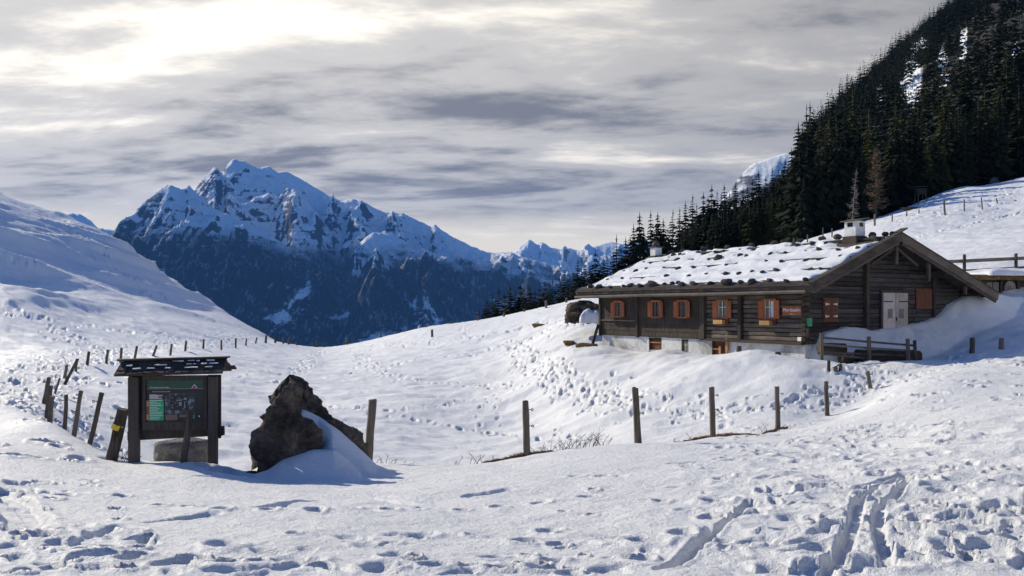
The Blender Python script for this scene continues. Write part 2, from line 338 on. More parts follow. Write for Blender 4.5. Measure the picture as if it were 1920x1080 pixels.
def mountain_mat(name, tree_lo, tree_hi, rock, forest=True, snowlim=(0.52, 0.70), patch=0.575):
    """snow and rock by steepness, conifer forest below the tree line with clearings"""
    m, t, b, L = mat_new(name)
    g = N(t, 'ShaderNodeNewGeometry'); sp = N(t, 'ShaderNodeSeparateXYZ'); L(g.outputs['Position'], sp.inputs[0])
    sn = N(t, 'ShaderNodeSeparateXYZ'); L(g.outputs['Normal'], sn.inputs[0])
    v1 = wpos(t, L, (0.014, 0.014, 0.014)); nA = noise_node(t, L, v1, 1.0, 10, 0.72, 0.3)
    v3 = wpos(t, L, (0.0022, 0.0022, 0.0022)); nB = noise_node(t, L, v3, 1.0, 7, 0.62, 0.6)
    v4 = wpos(t, L, (0.030, 0.012, 0.007)); nC = noise_node(t, L, v4, 1.0, 5, 0.7)
    # strata: noise squeezed in height
    v2 = wpos(t, L, (0.0022, 0.0022, 0.022)); nS = noise_node(t, L, v2, 1.0, 7, 0.7, 0.8)
    st = N(t, 'ShaderNodeMath', operation='MULTIPLY_ADD', n1=0.82, n2=-0.41); L(nA, st.inputs[0])
    st2 = N(t, 'ShaderNodeMath', operation='MULTIPLY_ADD', n1=0.75, n2=-0.375); L(nS, st2.inputs[0])
    a1 = N(t, 'ShaderNodeMath', operation='ADD'); L(sn.outputs['Z'], a1.inputs[0]); L(st.outputs[0], a1.inputs[1])
    a2 = N(t, 'ShaderNodeMath', operation='ADD'); L(a1.outputs[0], a2.inputs[0]); L(st2.outputs[0], a2.inputs[1])
    sf = N(t, 'ShaderNodeMapRange', interpolation_type='SMOOTHSTEP'); sf.inputs['From Min'].default_value = snowlim[0]; sf.inputs['From Max'].default_value = snowlim[1]
    L(a2.outputs[0], sf.inputs['Value'])
    c1 = N(t, 'ShaderNodeMix', data_type='RGBA'); c1.inputs[6].default_value = (*rock, 1); c1.inputs[7].default_value = (0.80, 0.82, 0.85, 1)
    L(sf.outputs[0], c1.inputs[0]); res = c1.outputs[2]
    if forest:
        hz = N(t, 'ShaderNodeMath', operation='MULTIPLY_ADD', n1=520.0); L(nB, hz.inputs[0]); L(sp.outputs['Z'], hz.inputs[2])
        sx_ = N(t, 'ShaderNodeMath', operation='MULTIPLY_ADD', n1=0.06, n2=150.0); L(sp.outputs['X'], sx_.inputs[0])
        hz0 = N(t, 'ShaderNodeMath', operation='ADD'); L(hz.outputs[0], hz0.inputs[0]); L(sx_.outputs[0], hz0.inputs[1]); hz = hz0
        hz2 = N(t, 'ShaderNodeMath', operation='MULTIPLY_ADD', n1=260.0); L(nA, hz2.inputs[0]); L(hz.outputs[0], hz2.inputs[2])
        ff = N(t, 'ShaderNodeMapRange', interpolation_type='SMOOTHSTEP'); ff.inputs['From Min'].default_value = tree_lo+390; ff.inputs['From Max'].default_value = tree_hi+390
        ff.inputs['To Min'].default_value = 1.0; ff.inputs['To Max'].default_value = 0.0; L(hz2.outputs[0], ff.inputs['Value'])
        # thin crowns at the upper edge, clearings lower down
        pat = N(t, 'ShaderNodeMapRange', interpolation_type='SMOOTHSTEP'); pat.inputs['From Min'].default_value = patch; pat.inputs['From Max'].default_value = patch+0.06
        pat.inputs['To Min'].default_value = 1.0; pat.inputs['To Max'].default_value = 0.0; L(nB, pat.inputs['Value'])
        spk = N(t, 'ShaderNodeMapRange', interpolation_type='SMOOTHSTEP'); spk.inputs['From Min'].default_value = 0.50; spk.inputs['From Max'].default_value = 0.74
        spk.inputs['To Min'].default_value = 1.0; spk.inputs['To Max'].default_value = 0.55; L(nC, spk.inputs['Value'])
        k1 = N(t, 'ShaderNodeMath', operation='MULTIPLY'); L(ff.outputs[0], k1.inputs[0]); L(pat.outputs[0], k1.inputs[1])
        k2 = N(t, 'ShaderNodeMath', operation='MULTIPLY'); L(k1.outputs[0], k2.inputs[0]); L(spk.outputs[0], k2.inputs[1])
        c2 = N(t, 'ShaderNodeMix', data_type='RGBA'); c2.inputs[7].default_value = (0.016, 0.019, 0.018, 1)
        L(k2.outputs[0], c2.inputs[0]); L(res, c2.inputs[6]); res = c2.outputs[2]
    L(res, b.inputs['Base Color']); b.inputs['Roughness'].default_value = 0.9; b.inputs['Specular IOR Level'].default_value = 0.1
    bump_to(t, L, b, nA, 0.8, 25.0)
    return m

# ------------------------------------------------------------------ the snowy ground
# survey points: (column, row or None, distance, height or None)
CP = []
def cp(px, py, Y, z=None):
    u = (px-CX)/FPX
    if z is None: z = (HY-py)/FPX*Y
    CP.append((u, math.log(Y), z))
for px in (-1400, -500, 300, 960, 1600, 2400, 3300): cp(px, 0, 1.2, -1.6)
for px in (-900, -300, 200, 700, 1200, 1700, 2200, 2800): cp(px, 0, 5.2, -1.64)
for px, z in ((-900, -1.9), (-300, -2.05), (100, -2.15), (500, -2.2), (960, -2.25), (1300, -2.1), (1600, -1.95), (1900, -1.75), (2300, -1.6), (3000, -1.5)): cp(px, 0, 9.5, z)
# brow with the near fence
for px, py, Y in ((-500, 800, 17), (0, 845, 14.5), (207, 863, 15.8), (255, 864, 15.8), (330, 866, 15.4), (398, 872, 15.2), (470, 892, 14.6), (560, 893, 14.6), (640, 878, 16), (700, 868, 17.6), (830, 872, 17.8), (985, 857, 18.5),
                  (1090, 842, 18.7), (1193, 832, 18.9), (1335, 820, 21), (1457, 808, 24), (1550, 780, 27), (1628, 733, 29.5)): cp(px, py, Y)
for px, rows in ((700, ((12, 922), (14, 902), (16, 882))), (830, ((12, 915), (14, 895), (16, 880))), (985, ((12, 905), (14, 884), (16, 869))), (1193, ((12, 893), (14, 868), (16, 848))), (1335, ((12, 888), (15, 855), (18, 832))),
                 (1457, ((12, 882), (16, 842), (20, 817))), (1550, ((14, 858), (18, 815), (22, 794))), (1628, ((14, 850), (18, 808), (24, 765))), (400, ((12, 918), (13.6, 892))), (200, ((12, 912), (13.8, 885)))):
    for Y, py in rows: cp(px, py, Y)
# just behind the brow the snow falls into the hollow
for px, Y, z in ((150, 20, -3.6), (300, 19, -3.75), (420, 19, -3.9), (520, 19.5, -4.0), (700, 22, -4.3), (985, 22.5, -4.45), (1193, 22.5, -4.0), (1335, 24, -3.65), (1457, 26, -3.35)): cp(px, 0, Y, z)
for px, Y, z in ((300, 28, -4.3), (500, 28, -4.7), (700, 29, -5.0), (985, 28, -4.95), (1193, 28, -4.05), (1300, 29, -3.6), (1400, 31, -2.8)): cp(px, 0, Y, z)
# hollow
for px, py, Y in ((250, 720, 44), (380, 710, 52), (590, 750, 47), (590, 690, 74), (760, 740, 47), (760, 680, 70), (985, 780, 40), (985, 700, 53), (985, 640, 70),
                  (1100, 720, 40), (1100, 650, 53), (1200, 700, 38.5), (1200, 665, 43)): cp(px, py, Y)
# left fence, terrace and path
for px, py, Y in ((168, 834, 17), (138, 818, 18), (121, 807, 19), (92, 791, 20.5), (84, 768, 25), (103, 738, 33), (121, 722, 38), (142, 699, 45), (163, 688, 50), (226, 680, 56),
                  (252, 674, 60), (319, 666, 67), (381, 656, 76), (442, 652, 88), (498, 644, 100), (541, 646, 106), (593, 652, 112)): cp(px, py, Y)
for px, py, Y in ((0, 800, 19), (0, 740, 29), (0, 690, 44), (-300, 760, 22), (-400, 690, 40), (100, 665, 55), (0, 655, 60), (200, 650, 70), (330, 643, 82), (430, 635, 95)): cp(px, py, Y)
# left hill up to its skyline
for px, py, Y in ((-700, 600, 60), (-400, 560, 70), (0, 590, 72), (0, 500, 92), (-500, 380, 100), (200, 580, 92), (330, 600, 98), (100, 470, 112), (250, 520, 120),
                  (-700, 130, 130), (-300, 240, 130), (0, 362, 130), (60, 385, 132), (125, 402, 134), (210, 438, 137), (300, 510, 140), (400, 571, 140), (450, 602, 136), (500, 630, 128)): cp(px, py, Y)
for px, z in ((-700, 40), (-300, 24), (0, 13), (125, 9.5), (210, 6), (300, 0), (400, -6), (500, -10)): cp(px, 0, 165, z)
for px, py, Y in ((594, 657, 102), (650, 653, 101), (714, 641, 99), (798, 622, 98), (896, 609, 96), (982, 592, 94), (1061, 572, 92), (500, 636, 119), (400, 580, 130), (300, 516, 133)): cp(px, py, Y)
# crest beyond the hollow and the fall to the valley
for px, py, Y in ((560, 649, 116), (594, 651, 115), (650, 647, 112), (714, 634, 110), (798, 614, 108), (896, 601, 106), (982, 584, 104), (1061, 566, 100), (1100, 558, 98), (1200, 545, 98)): cp(px, py, Y)
for px, z in ((560, -13), (650, -13), (714, -12), (798, -11), (896, -9.5), (982, -8), (1061, -6), (1120, -4)): cp(px, 0, 140, z)
for px, z in ((560, -20), (714, -19), (896, -16), (1061, -11), (1200, -3)): cp(px, 0, 170, z)
# bank in front of the hut
for px, z, Y in ((1080, -2.15, 50), (1125, -2.05, 46.8), (1240, -2.0, 42.0), (1340, -2.02, 37.4), (1420, -1.66, 34.6), (1480, -1.85, 33.8), (1540, -2.05, 33.2), (1620, -2.14, 32.6), (1700, -2.12, 32.4), (1800, -1.98, 32.4), (1920, -1.66, 32.4), (2200, -1.2, 32.4)): cp(px, 0, Y, z)
for px, z, Y in ((1150, -2.5, 49.5), (1330, -2.4, 41.0), (1480, -2.35, 36.2), (1600, -2.3, 35.2), (1760, -2.0, 36.0), (1900, -1.4, 36)): cp(px, 0, Y, z)
for px, py, Y in ((1400, 720, 31.5), (1500, 700, 31.2), (1660, 740, 24), (1720, 712, 27), (1800, 800, 14.5), (1900, 740, 20), (1850, 690, 28), (2200, 760, 15)): cp(px, py, Y)
# under and behind the hut, then the right hill
for px, z, Y in ((1350, -2.2, 47), (1500, -2.0, 43), (1650, -0.8, 45), (1250, -2.0, 55), (1350, -0.3, 60), (1500, 0.6, 56)): cp(px, 0, Y, z)
for px, py, Y in ((1080, 600, 62), (1095, 585, 68), (1880, 510, 50), (1800, 512, 52), (1960, 560, 44), (2200, 545, 44), (2200, 490, 52), (1750, 480, 70), (1900, 450, 72), (1800, 430, 92), (1900, 398, 105), (1700, 440, 95), (1600, 460, 95), (2300, 330, 90),
                  (1480, 460, 118), (1543, 443, 120), (1589, 428, 122), (1628, 412, 124), (1666, 404, 126), (1700, 391, 130), (1747, 369, 134), (1771, 360, 136), (1807, 352, 138), (1827, 357, 140), (1862, 349, 142), (1920, 333, 145), (2300, 220, 150), (2900, 60, 150),
                  (1300, 505, 112), (1400, 482, 115)): cp(px, py, Y)
for px, z in ((1300, 6.0), (1480, 10.2), (1628, 14.0), (1771, 19), (1920, 24), (2300, 38)): cp(px, 0, 170, z)
CP = np.array(CP); KU, KL = 1.7, 1.0
def _tps(r2): return 0.5*r2*np.log(r2+1e-12)
def _fit():
    P = np.c_[CP[:, 0]*KU, CP[:, 1]*KL]; n = len(P)
    d2 = ((P[:, None]-P[None])**2).sum(-1); A = np.zeros((n+3, n+3)); A[:n, :n] = _tps(d2)+np.eye(n)*2e-4
    A[:n, n] = 1; A[:n, n+1:] = P; A[n, :n] = 1; A[n+1:, :n] = P.T
    return P, np.linalg.solve(A, np.r_[CP[:, 2], 0, 0, 0])
_P, _Wt = _fit()
HUT = Vector((12.375, 36.0, -1.42)); HROT = math.radians(30.9)
_ch, _sh = math.cos(HROT), math.sin(HROT)
def hut_local(x, y):
    dx, dy = x-HUT.x, y-HUT.y
    return dx*_ch+dy*_sh, -dx*_sh+dy*_ch
def base_ground(x, y):
    x = np.atleast_1d(np.asarray(x, float)); y = np.atleast_1d(np.asarray(y, float))
    yy = np.maximum(y, 0.8); u = np.clip(x/yy, -1.6, 1.6)*KU; l = np.log(yy)*KL; z = np.empty_like(x); n = len(_P)
    f = lambda a: a.ravel()
    uf, lf, zf = f(u), f(l), z.ravel()
    for s in range(0, len(uf), 60000):
        e = s+60000; r2 = (uf[s:e, None]-_P[None, :, 0])**2+(lf[s:e, None]-_P[None, :, 1])**2
        zf[s:e] = _tps(r2)@_Wt[:n]+_Wt[n]+uf[s:e]*_Wt[n+1]+lf[s:e]*_Wt[n+2]
    z = zf.reshape(x.shape)
    # wind drift piled against the gable of the hut
    lx, ly = hut_local(x, y)
    top = np.interp(lx, [0.1, 0.9, 1.5, 2.6, 3.6, 4.4, 6.8, 8.0, 9.3, 10.4, 11.6, 13.2, 15.0], [-2.6, -1.12, -0.98, -0.76, -0.80, -0.98, -0.74, -0.62, -0.30, 0.34, 0.72, 0.78, 0.6])
    wdt = np.interp(lx, [0, 3, 8, 12], [2.0, 2.8, 4.4, 5.2])
    fo = np.clip(1-np.clip(-ly-0.25, 0, None)/wdt, 0, 1)**1.5; inside = (ly < 0.6) & (lx > 0.1)
    dr = -2.25+(top+2.25)*fo + 0.05*fbm(x*0.9, y*0.9, 3, 3)
    z = np.where(inside, np.maximum(z, np.where(fo > 0, dr, -99)), z)
    # beside the gable's right end the drift carries on uphill
    z = np.where((lx > 0.35) & (lx < 11.0) & (ly > 0.35) & (ly < 14.0), np.minimum(z, -2.3), z)
    # snow banked against the near boulder
    yb = 15.75; pxe = CX+x/np.maximum(y, 1)*FPX
    hd = np.interp(pxe, [470, 500, 530, 548, 556, 566, 600, 640, 680, 706, 745], [0, 0.20, 0.40, 0.46, 0.95, 1.16, 0.98, 0.70, 0.38, 0.14, 0])
    fr = np.where(y < yb, 1-sstep(0.0, 1.0, (yb-y)/np.interp(pxe, [540, 598, 622], [0.50, 0.55, 1.75])), 1-sstep(0.0, 0.5, (y-yb)/1.2))
    hd2 = np.interp(pxe, [478, 500, 530, 585, 625, 690], [0, 0.08, 0.26, 0.44, 0.46, 0.0]); fr2 = np.where(y < 14.72, 1-sstep(0.0, 1.0, (14.72-y)/1.0), 1-sstep(0.0, 1.0, (y-15.6)/0.8))
    z = z + np.where((y > 12) & (y < 18), np.maximum(hd*fr, hd2*fr2), 0)
    return z
def ground1(x, y): return float(base_ground([x], [y])[0])
def hit(px, py, y0=3.0, y1=160.0):
    """point of the ground seen at a photo position"""
    u, v = (px-CX)/FPX, (HY-py)/FPX; Y = np.exp(np.linspace(math.log(y0), math.log(y1), 900)); z = base_ground(u*Y, Y)
    k = np.argmax(z >= v*Y)
    if not (z >= v*Y).any(): k = len(Y)-1
    return u*Y[k], Y[k]

def make_ground():
    uc = np.concatenate([np.linspace(-1.5, -0.66, 40)[:-1], np.linspace(-0.66, 0.66, 800), np.linspace(0.66, 1.5, 40)[1:]])
    Ys = np.concatenate([np.exp(np.linspace(math.log(0.8), math.log(4.2), 14))[:-1], np.exp(np.linspace(math.log(4.2), math.log(168), 780))])
    U, Y = np.meshgrid(uc, Ys); X = U*Y
    Z = base_ground(X, Y)
    d = np.zeros_like(Z); pit = np.zeros_like(Z); bank = np.zeros_like(Z)
    # wind-worked relief: broad swells, ripples across the hollow, flutes down the left hill
    far = sstep(14, 30, Y)
    d += 0.07*fbm(X*0.55, Y*0.7, 4, 21)*(0.5+far) + 0.022*fbm(X*1.8, Y*2.6, 4, 31)
    hollow = sstep(17, 24, Y)*(1-sstep(75, 105, Y))*(1-sstep(0.20, 0.30, U))
    rx = X*0.25-Y*0.08; ry = X*0.12+Y*0.85
    d += hollow*(0.26*fbm(rx*0.5, ry*0.5, 3, 41) + 0.09*fbm(rx*1.2, ry*1.3, 3, 44))
    lh = sstep(-0.16, -0.30, U)*sstep(58, 80, Y)*(0.08+0.92*sstep(-3.2, 2.0, Z))
    a = math.radians(-33); fx = X*0.85-Z*1.1-Y*0.12; fy = X*0.42+Z*1.25+Y*0.10
    d += lh*(0.9*fbm(fx*0.04, fy*0.15, 4, 51) + 0.75*fbm(fx*0.07, fy*0.45, 4, 55) + 0.70*(ridged(fx*0.04, fy*0.40, 4, 57)-0.6) + 0.5*np.maximum(0, noise2(fx*0.05, fy*0.09, 58)))
    rh = sstep(0.30, 0.42, U)*sstep(48, 62, Y)
    d += rh*(0.22*fbm(X*0.10+Y*0.02, Y*0.10-Z*0.2, 4, 61) + 0.14*fbm((X*0.5+Z)*0.35, (Z-X*0.25)*1.1, 3, 63))
    lip = np.exp(-((Y-33)/2.2)**2)*sstep(0.1, 0.2, U)
    d += lip*0.08*fbm(X*0.7, Y*0.7, 3, 71)
    # ---- footprints and ski tracks, pressed into the surface
    iu = lambda u: np.searchsorted(uc, u); iy = lambda y: np.searchsorted(Ys, y)
    def stamp(x, y, rx_, ry_, ang, dep, rim=0.35, soft=1.0):
        R = 2.1*max(rx_, ry_); y0, y1 = iy(y-R), iy(y+R)
        if y-R < 1: return
        um = [(x-R)/(y-R), (x-R)/(y+R), (x+R)/(y-R), (x+R)/(y+R)]; c0, c1 = iu(min(um)), iu(max(um))
        if y1 <= y0 or c1 <= c0: return
        xs, ys = X[y0:y1, c0:c1]-x, Y[y0:y1, c0:c1]-y; ca, sa = math.cos(ang), math.sin(ang)
        q = np.sqrt(((xs*ca+ys*sa)/rx_)**2+((-xs*sa+ys*ca)/ry_)**2)
        q = q*(1+0.25*noise2(X[y0:y1, c0:c1]*6+x, Y[y0:y1, c0:c1]*6, 77))
        pit[y0:y1, c0:c1] = np.minimum(pit[y0:y1, c0:c1], -dep*(1-sstep(0.55, 1.02*soft, q)))
        bank[y0:y1, c0:c1] = np.maximum(bank[y0:y1, c0:c1], dep*rim*np.exp(-((q-1.25)/0.28)**2))
    def rut(pts, w, dep, rough=0.3):
        P = np.array([hit(*p) for p in pts]); t0 = np.linspace(0, 1, len(P)); tt = np.linspace(0, 1, len(P)*5)
        k3 = lambda a: np.interp(tt, t0, a)
        sm = lambda a: np.convolve(np.r_[a[0], a[0], a, a[-1], a[-1]], [.1, .2, .4, .2, .1], 'valid')
        P = np.c_[sm(k3(P[:, 0])), sm(k3(P[:, 1]))]
        y0, y1 = iy(P[:, 1].min()-0.5), iy(P[:, 1].max()+0.5)
        xs, ys = X[y0:y1], Y[y0:y1]; wob = 0.25*w*fbm(xs*3, ys*3, 2, 97); dm = np.full(xs.shape, 9.0)
        for (xa, ya), (xb, yb_) in zip(P[:-1], P[1:]):
            ex, ey = xb-xa, yb_-ya; l2 = ex*ex+ey*ey+1e-9; t = np.clip(((xs-xa)*ex+(ys-ya)*ey)/l2, 0, 1)
            dm = np.minimum(dm, np.hypot(xs-xa-t*ex+wob, ys-ya-t*ey))
        v = dm/w; rg = 1+0.3*fbm(xs*4, ys*4, 3, 99)
        pit[y0:y1] = np.minimum(pit[y0:y1], -dep*(1-sstep(0.55, 1.15, v*(1+0.2*fbm(xs*9, ys*9, 2, 98))))*rg)
        bank[y0:y1] = np.maximum(bank[y0:y1], dep*rough*0.55*np.exp(-((v-1.4)/0.4)**2)*np.clip(rg, 0, 2))
    def track(pts, step, size, dep, side=0.13, jitter=0.25, n_side=1):
        P = [hit(*p) for p in pts]; k = 0; carry = 0.0
        for (xa, ya), (xb, yb_) in zip(P[:-1], P[1:]):
            Ln = math.hypot(xb-xa, yb_-ya)
            if Ln < 1e-3: continue
            dx, dy = (xb-xa)/Ln, (yb_-ya)/Ln; t = carry
            while t < Ln:
                for r in range(n_side):
                    off = (side if k % 2 else -side) + rnd.gauss(0, jitter)*(1 if n_side == 1 else 2.2)
                    s = size*rnd.uniform(0.5, 1.4)
                    stamp(xa+dx*t-dy*off+rnd.gauss(0, .1), ya+dy*t+dx*off+rnd.gauss(0, .1), s, s*0.6, math.atan2(dy, dx)+rnd.uniform(-.35, .35), dep*rnd.uniform(0.6, 1.2))
                    k += 1
                t += step*rnd.uniform(0.8, 1.2)
            carry = t-Ln
    def px_stamp(px, py, wpx, dep, ratio=0.75, ang=0.0):
        x, y = hit(px, py); s = wpx/FPX*y*0.5
        stamp(x, y, s, s*ratio*1.6, ang, dep, 0.25)
    # separate holes in the foreground, read off the photograph
    for px, py, w in ((55, 907, 42), (82, 925, 36), (120, 929, 46), (100, 938, 40), (192, 927, 38), (228, 932, 36), (217, 954, 34), (225, 972, 34), (285, 936, 36), (300, 949, 40), (360, 952, 42), (415, 960, 44),
                      (505, 958, 40), (590, 960, 48), (655, 955, 48), (730, 958, 42), (787, 956, 36), (865, 957, 38), (935, 954, 40), (160, 1035, 60), (255, 1042, 60), (325, 1057, 90), (425, 1050, 52), (480, 1055, 52), (535, 1070, 46),
                      (600, 1068, 60), (105, 1068, 66), (240, 1070, 60), (30, 1000, 60), (70, 1000, 46), (278, 1010, 26), (1015, 945, 46), (1105, 935, 52), (1058, 963, 26), (1110, 966, 26), (1030, 995, 56), (1045, 1020, 50), (1035, 1062, 46),
                      (1200, 1050, 66), (1280, 1005, 62), (1330, 970, 50), (1240, 942, 40), (990, 1040, 36), (1095, 1040, 26), (1340, 946, 44), (1725, 985, 46), (1840, 983, 46), (1895, 997, 36), (1770, 1050, 52), (1810, 1052, 44), (1890, 965, 40),
                      (1080, 893, 36), (1130, 892, 36), (1300, 890, 50), (1400, 893, 40), (1480, 915, 46), (1500, 880, 36), (1620, 872, 36), (1660, 860, 30)):
        px_stamp(px, py, w*0.82, 0.085 if py > 900 else 0.06)
    for pts in (((280, 976), (400, 966)), ((490, 952), (540, 942), (595, 938)), ((685, 933), (780, 944)), ((875, 932), (955, 918)), ((140, 1020), (225, 985)), ((1260, 872), (1330, 868)), ((1380, 870), (1410, 868))):
        rut(pts, 0.11, 0.06, 0.15)
    # ruts and ski tracks on the right
    rut(((1545, 1078), (1580, 1050), (1600, 990), (1612, 935), (1660, 910), (1710, 895), (1830, 885)), 0.065, 0.085)
    rut(((1668, 1078), (1655, 1030), (1645, 995), (1650, 955), (1680, 930), (1710, 900)), 0.055, 0.075)
    rut(((1240, 1078), (1290, 1045), (1340, 995), (1410, 945)), 0.065, 0.075)
    rut(((1450, 940), (1520, 925), (1600, 915), (1700, 892)), 0.08, 0.07)
    rut(((0, 915), (40, 940), (85, 990)), 0.12, 0.09); rut(((0, 930), (25, 960), (50, 1000)), 0.12, 0.08)
    # trampled ground
    def trample(n, pxr, pyr, size, dep, wfun=None):
        for i in range(n):
            px, py = rnd.uniform(*pxr), rnd.uniform(*pyr)
            if wfun and rnd.random() > wfun(px, py): continue
            x, y = hit(px, py); s = size*rnd.uniform(0.6, 1.5)
            stamp(x, y, s, s*rnd.uniform(0.45, 0.8), rnd.uniform(0, 3.1), dep*rnd.uniform(0.3, 1.2), rnd.uniform(0.2, 0.8))
    trample(420, (1100, 2000), (870, 1079), 0.125, 0.05, lambda a, b: min(1, max(0.10, (a-1150)/450)))
    trample(120, (0, 260), (900, 1079), 0.13, 0.05, lambda a, b: max(0, 1-a/300))
    trample(70, (0, 1200), (1000, 1079), 0.13, 0.045)
    trample(240, (1560, 1960), (668, 770), 0.17, 0.08, lambda a, b: 1.0 if b < 690+(1920-a)*0.12 else 0.25)
    trample(170, (1350, 1800), (790, 870), 0.17, 0.055, lambda a, b: 1.0 if abs(b-(800+(1800-a)*0.15)) < 40 else 0.25)
    # foreground lumpiness to the right
    d += 0.05*sstep(0.05, 0.35, U)*(1-sstep(12, 20, Y))*ridged(X*0.9, Y*0.9, 3, 91)*0.9 + 0.035*(1-sstep(9, 16, Y))*fbm(X*1.4, Y*1.9, 4, 95)
    # paths across the hollow
    track(((955, 640), (975, 662), (1000, 690), (1060, 722), (1130, 752), (1210, 768), (1330, 772), (1440, 764), (1560, 745), (1640, 722), (1750, 700)), 0.46, 0.18, 0.155, 0.2, 0.22, 3)
    track(((960, 648), (1040, 700), (1120, 730), (1190, 760)), 0.36, 0.19, 0.155, 0.2, 0.25, 2)
    track(((620, 640), (600, 660), (575, 680), (555, 702)), 0.45, 0.22, 0.155, 0.2, 0.2, 2)
    track(((670, 660), (690, 680), (705, 690), (730, 706), (790, 718), (860, 720), (960, 722)), 0.55, 0.21, 0.155, 0.15, 0.22, 2)
    track(((500, 718), (560, 712), (640, 704), (705, 692), (800, 672), (900, 655), (960, 645)), 0.6, 0.21, 0.155, 0.14, 0.1)
    track(((700, 688), (780, 676), (860, 668), (960, 652)), 0.6, 0.19, 0.139, 0.14, 0.1)
    track(((430, 690), (520, 708)), 0.6, 0.19, 0.139); track(((440, 706), (540, 700)), 0.7, 0.19, 0.124)
    track(((630, 760), (680, 772), (760, 782), (800, 790), (860, 800), (900, 806), (1010, 815), (1090, 820)), 0.62, 0.22, 0.171, 0.16, 0.1)
    track(((760, 775), (840, 758), (930, 738), (1010, 715), (1060, 700)), 0.5, 0.19, 0.124, 0.12, 0.1)
    track(((560, 655), (650, 652), (760, 646), (900, 632), (1000, 610), (1060, 600)), 0.7, 0.24, 0.139, 0.3, 0.3, 2)
    track(((862, 600), (870, 620), (890, 640)), 0.5, 0.22, 0.155, 0.2, 0.2); track(((960, 640), (1040, 620), (1100, 605), (1120, 598)), 0.5, 0.24, 0.139, 0.3, 0.5, 2)
    track(((915, 740), (920, 770), (930, 800)), 0.5, 0.18, 0.109, 0.3, 0.2)
    # path on the left terrace and old tracks on the left hill
    track(((0, 760), (60, 715), (120, 690), (200, 664), (300, 650), (420, 640), (500, 634)), 0.46, 0.22, 0.155, 0.5, 0.55, 4)
    track(((-20, 700), (60, 690), (140, 672), (220, 656)), 0.55, 0.22, 0.139, 0.4, 0.5, 3)
    track(((60, 720), (40, 770), (20, 800)), 0.5, 0.22, 0.155, 0.3, 0.4, 2)
    track(((0, 833), (60, 832), (130, 838), (175, 852)), 0.55, 0.22, 0.139, 0.16, 0.1); track(((0, 858), (90, 862), (150, 855)), 0.5, 0.22, 0.124, 0.2, 0.2)
    track(((105, 615), (118, 628), (125, 645)), 0.5, 0.27, 0.202, 0.3, 0.3, 2)
    track(((0, 493), (90, 508), (200, 538), (330, 580)), 0.8, 0.32, 0.217, 0.2, 0.2); track(((0, 590), (120, 603), (260, 626), (340, 634)), 0.8, 0.30, 0.217, 0.3, 0.3, 2)
    track(((90, 395), (180, 470), (280, 545), (380, 600)), 0.8, 0.38, 0.217, 0.6, 0.8, 2)
    # tracks on the right hill
    track(((1665, 462), (1740, 440), (1800, 425), (1860, 412), (1925, 395)), 0.55, 0.26, 0.202, 0.2, 0.1, 2)
    track(((1640, 425), (1720, 415), (1800, 395), (1925, 350)), 0.9, 0.32, 0.202, 0.6, 1.2, 3)
    # hollows melted round the posts of the info board and the boulder
    for px, y, r, dep in ((405, 14.85, 0.42, 0.22), (440, 14.3, 0.40, 0.20), (255, 15.7, 0.2, 0.06), (207, 15.8, 0.22, 0.06)):
        stamp((px-CX)/FPX*y, y, r, r*0.8, 0, dep, 0.1, 1.2)
    Zf = Z+d+pit+np.where(pit < -0.012, bank*0.15, bank)
    V = np.stack([X, Y, Zf], -1).reshape(-1, 3)
    me = np_mesh('snow_ground', V, grid_quads(len(Ys), len(uc)), SNOW)
    o = link('snow_ground', me); tag(o, 'trampled snow meadow with footprints and ski tracks', None, None, 'structure')
    return uc, Ys, Zf
G_U, G_Y, G_Z = make_ground()
def gz(x, y):
    """height of the finished snow surface"""
    u = x/y; i = min(max(np.searchsorted(G_Y, y), 1), len(G_Y)-1); j = min(max(np.searchsorted(G_U, u), 1), len(G_U)-1)
    return float(G_Z[i-1:i+1, j-1:j+1].mean())

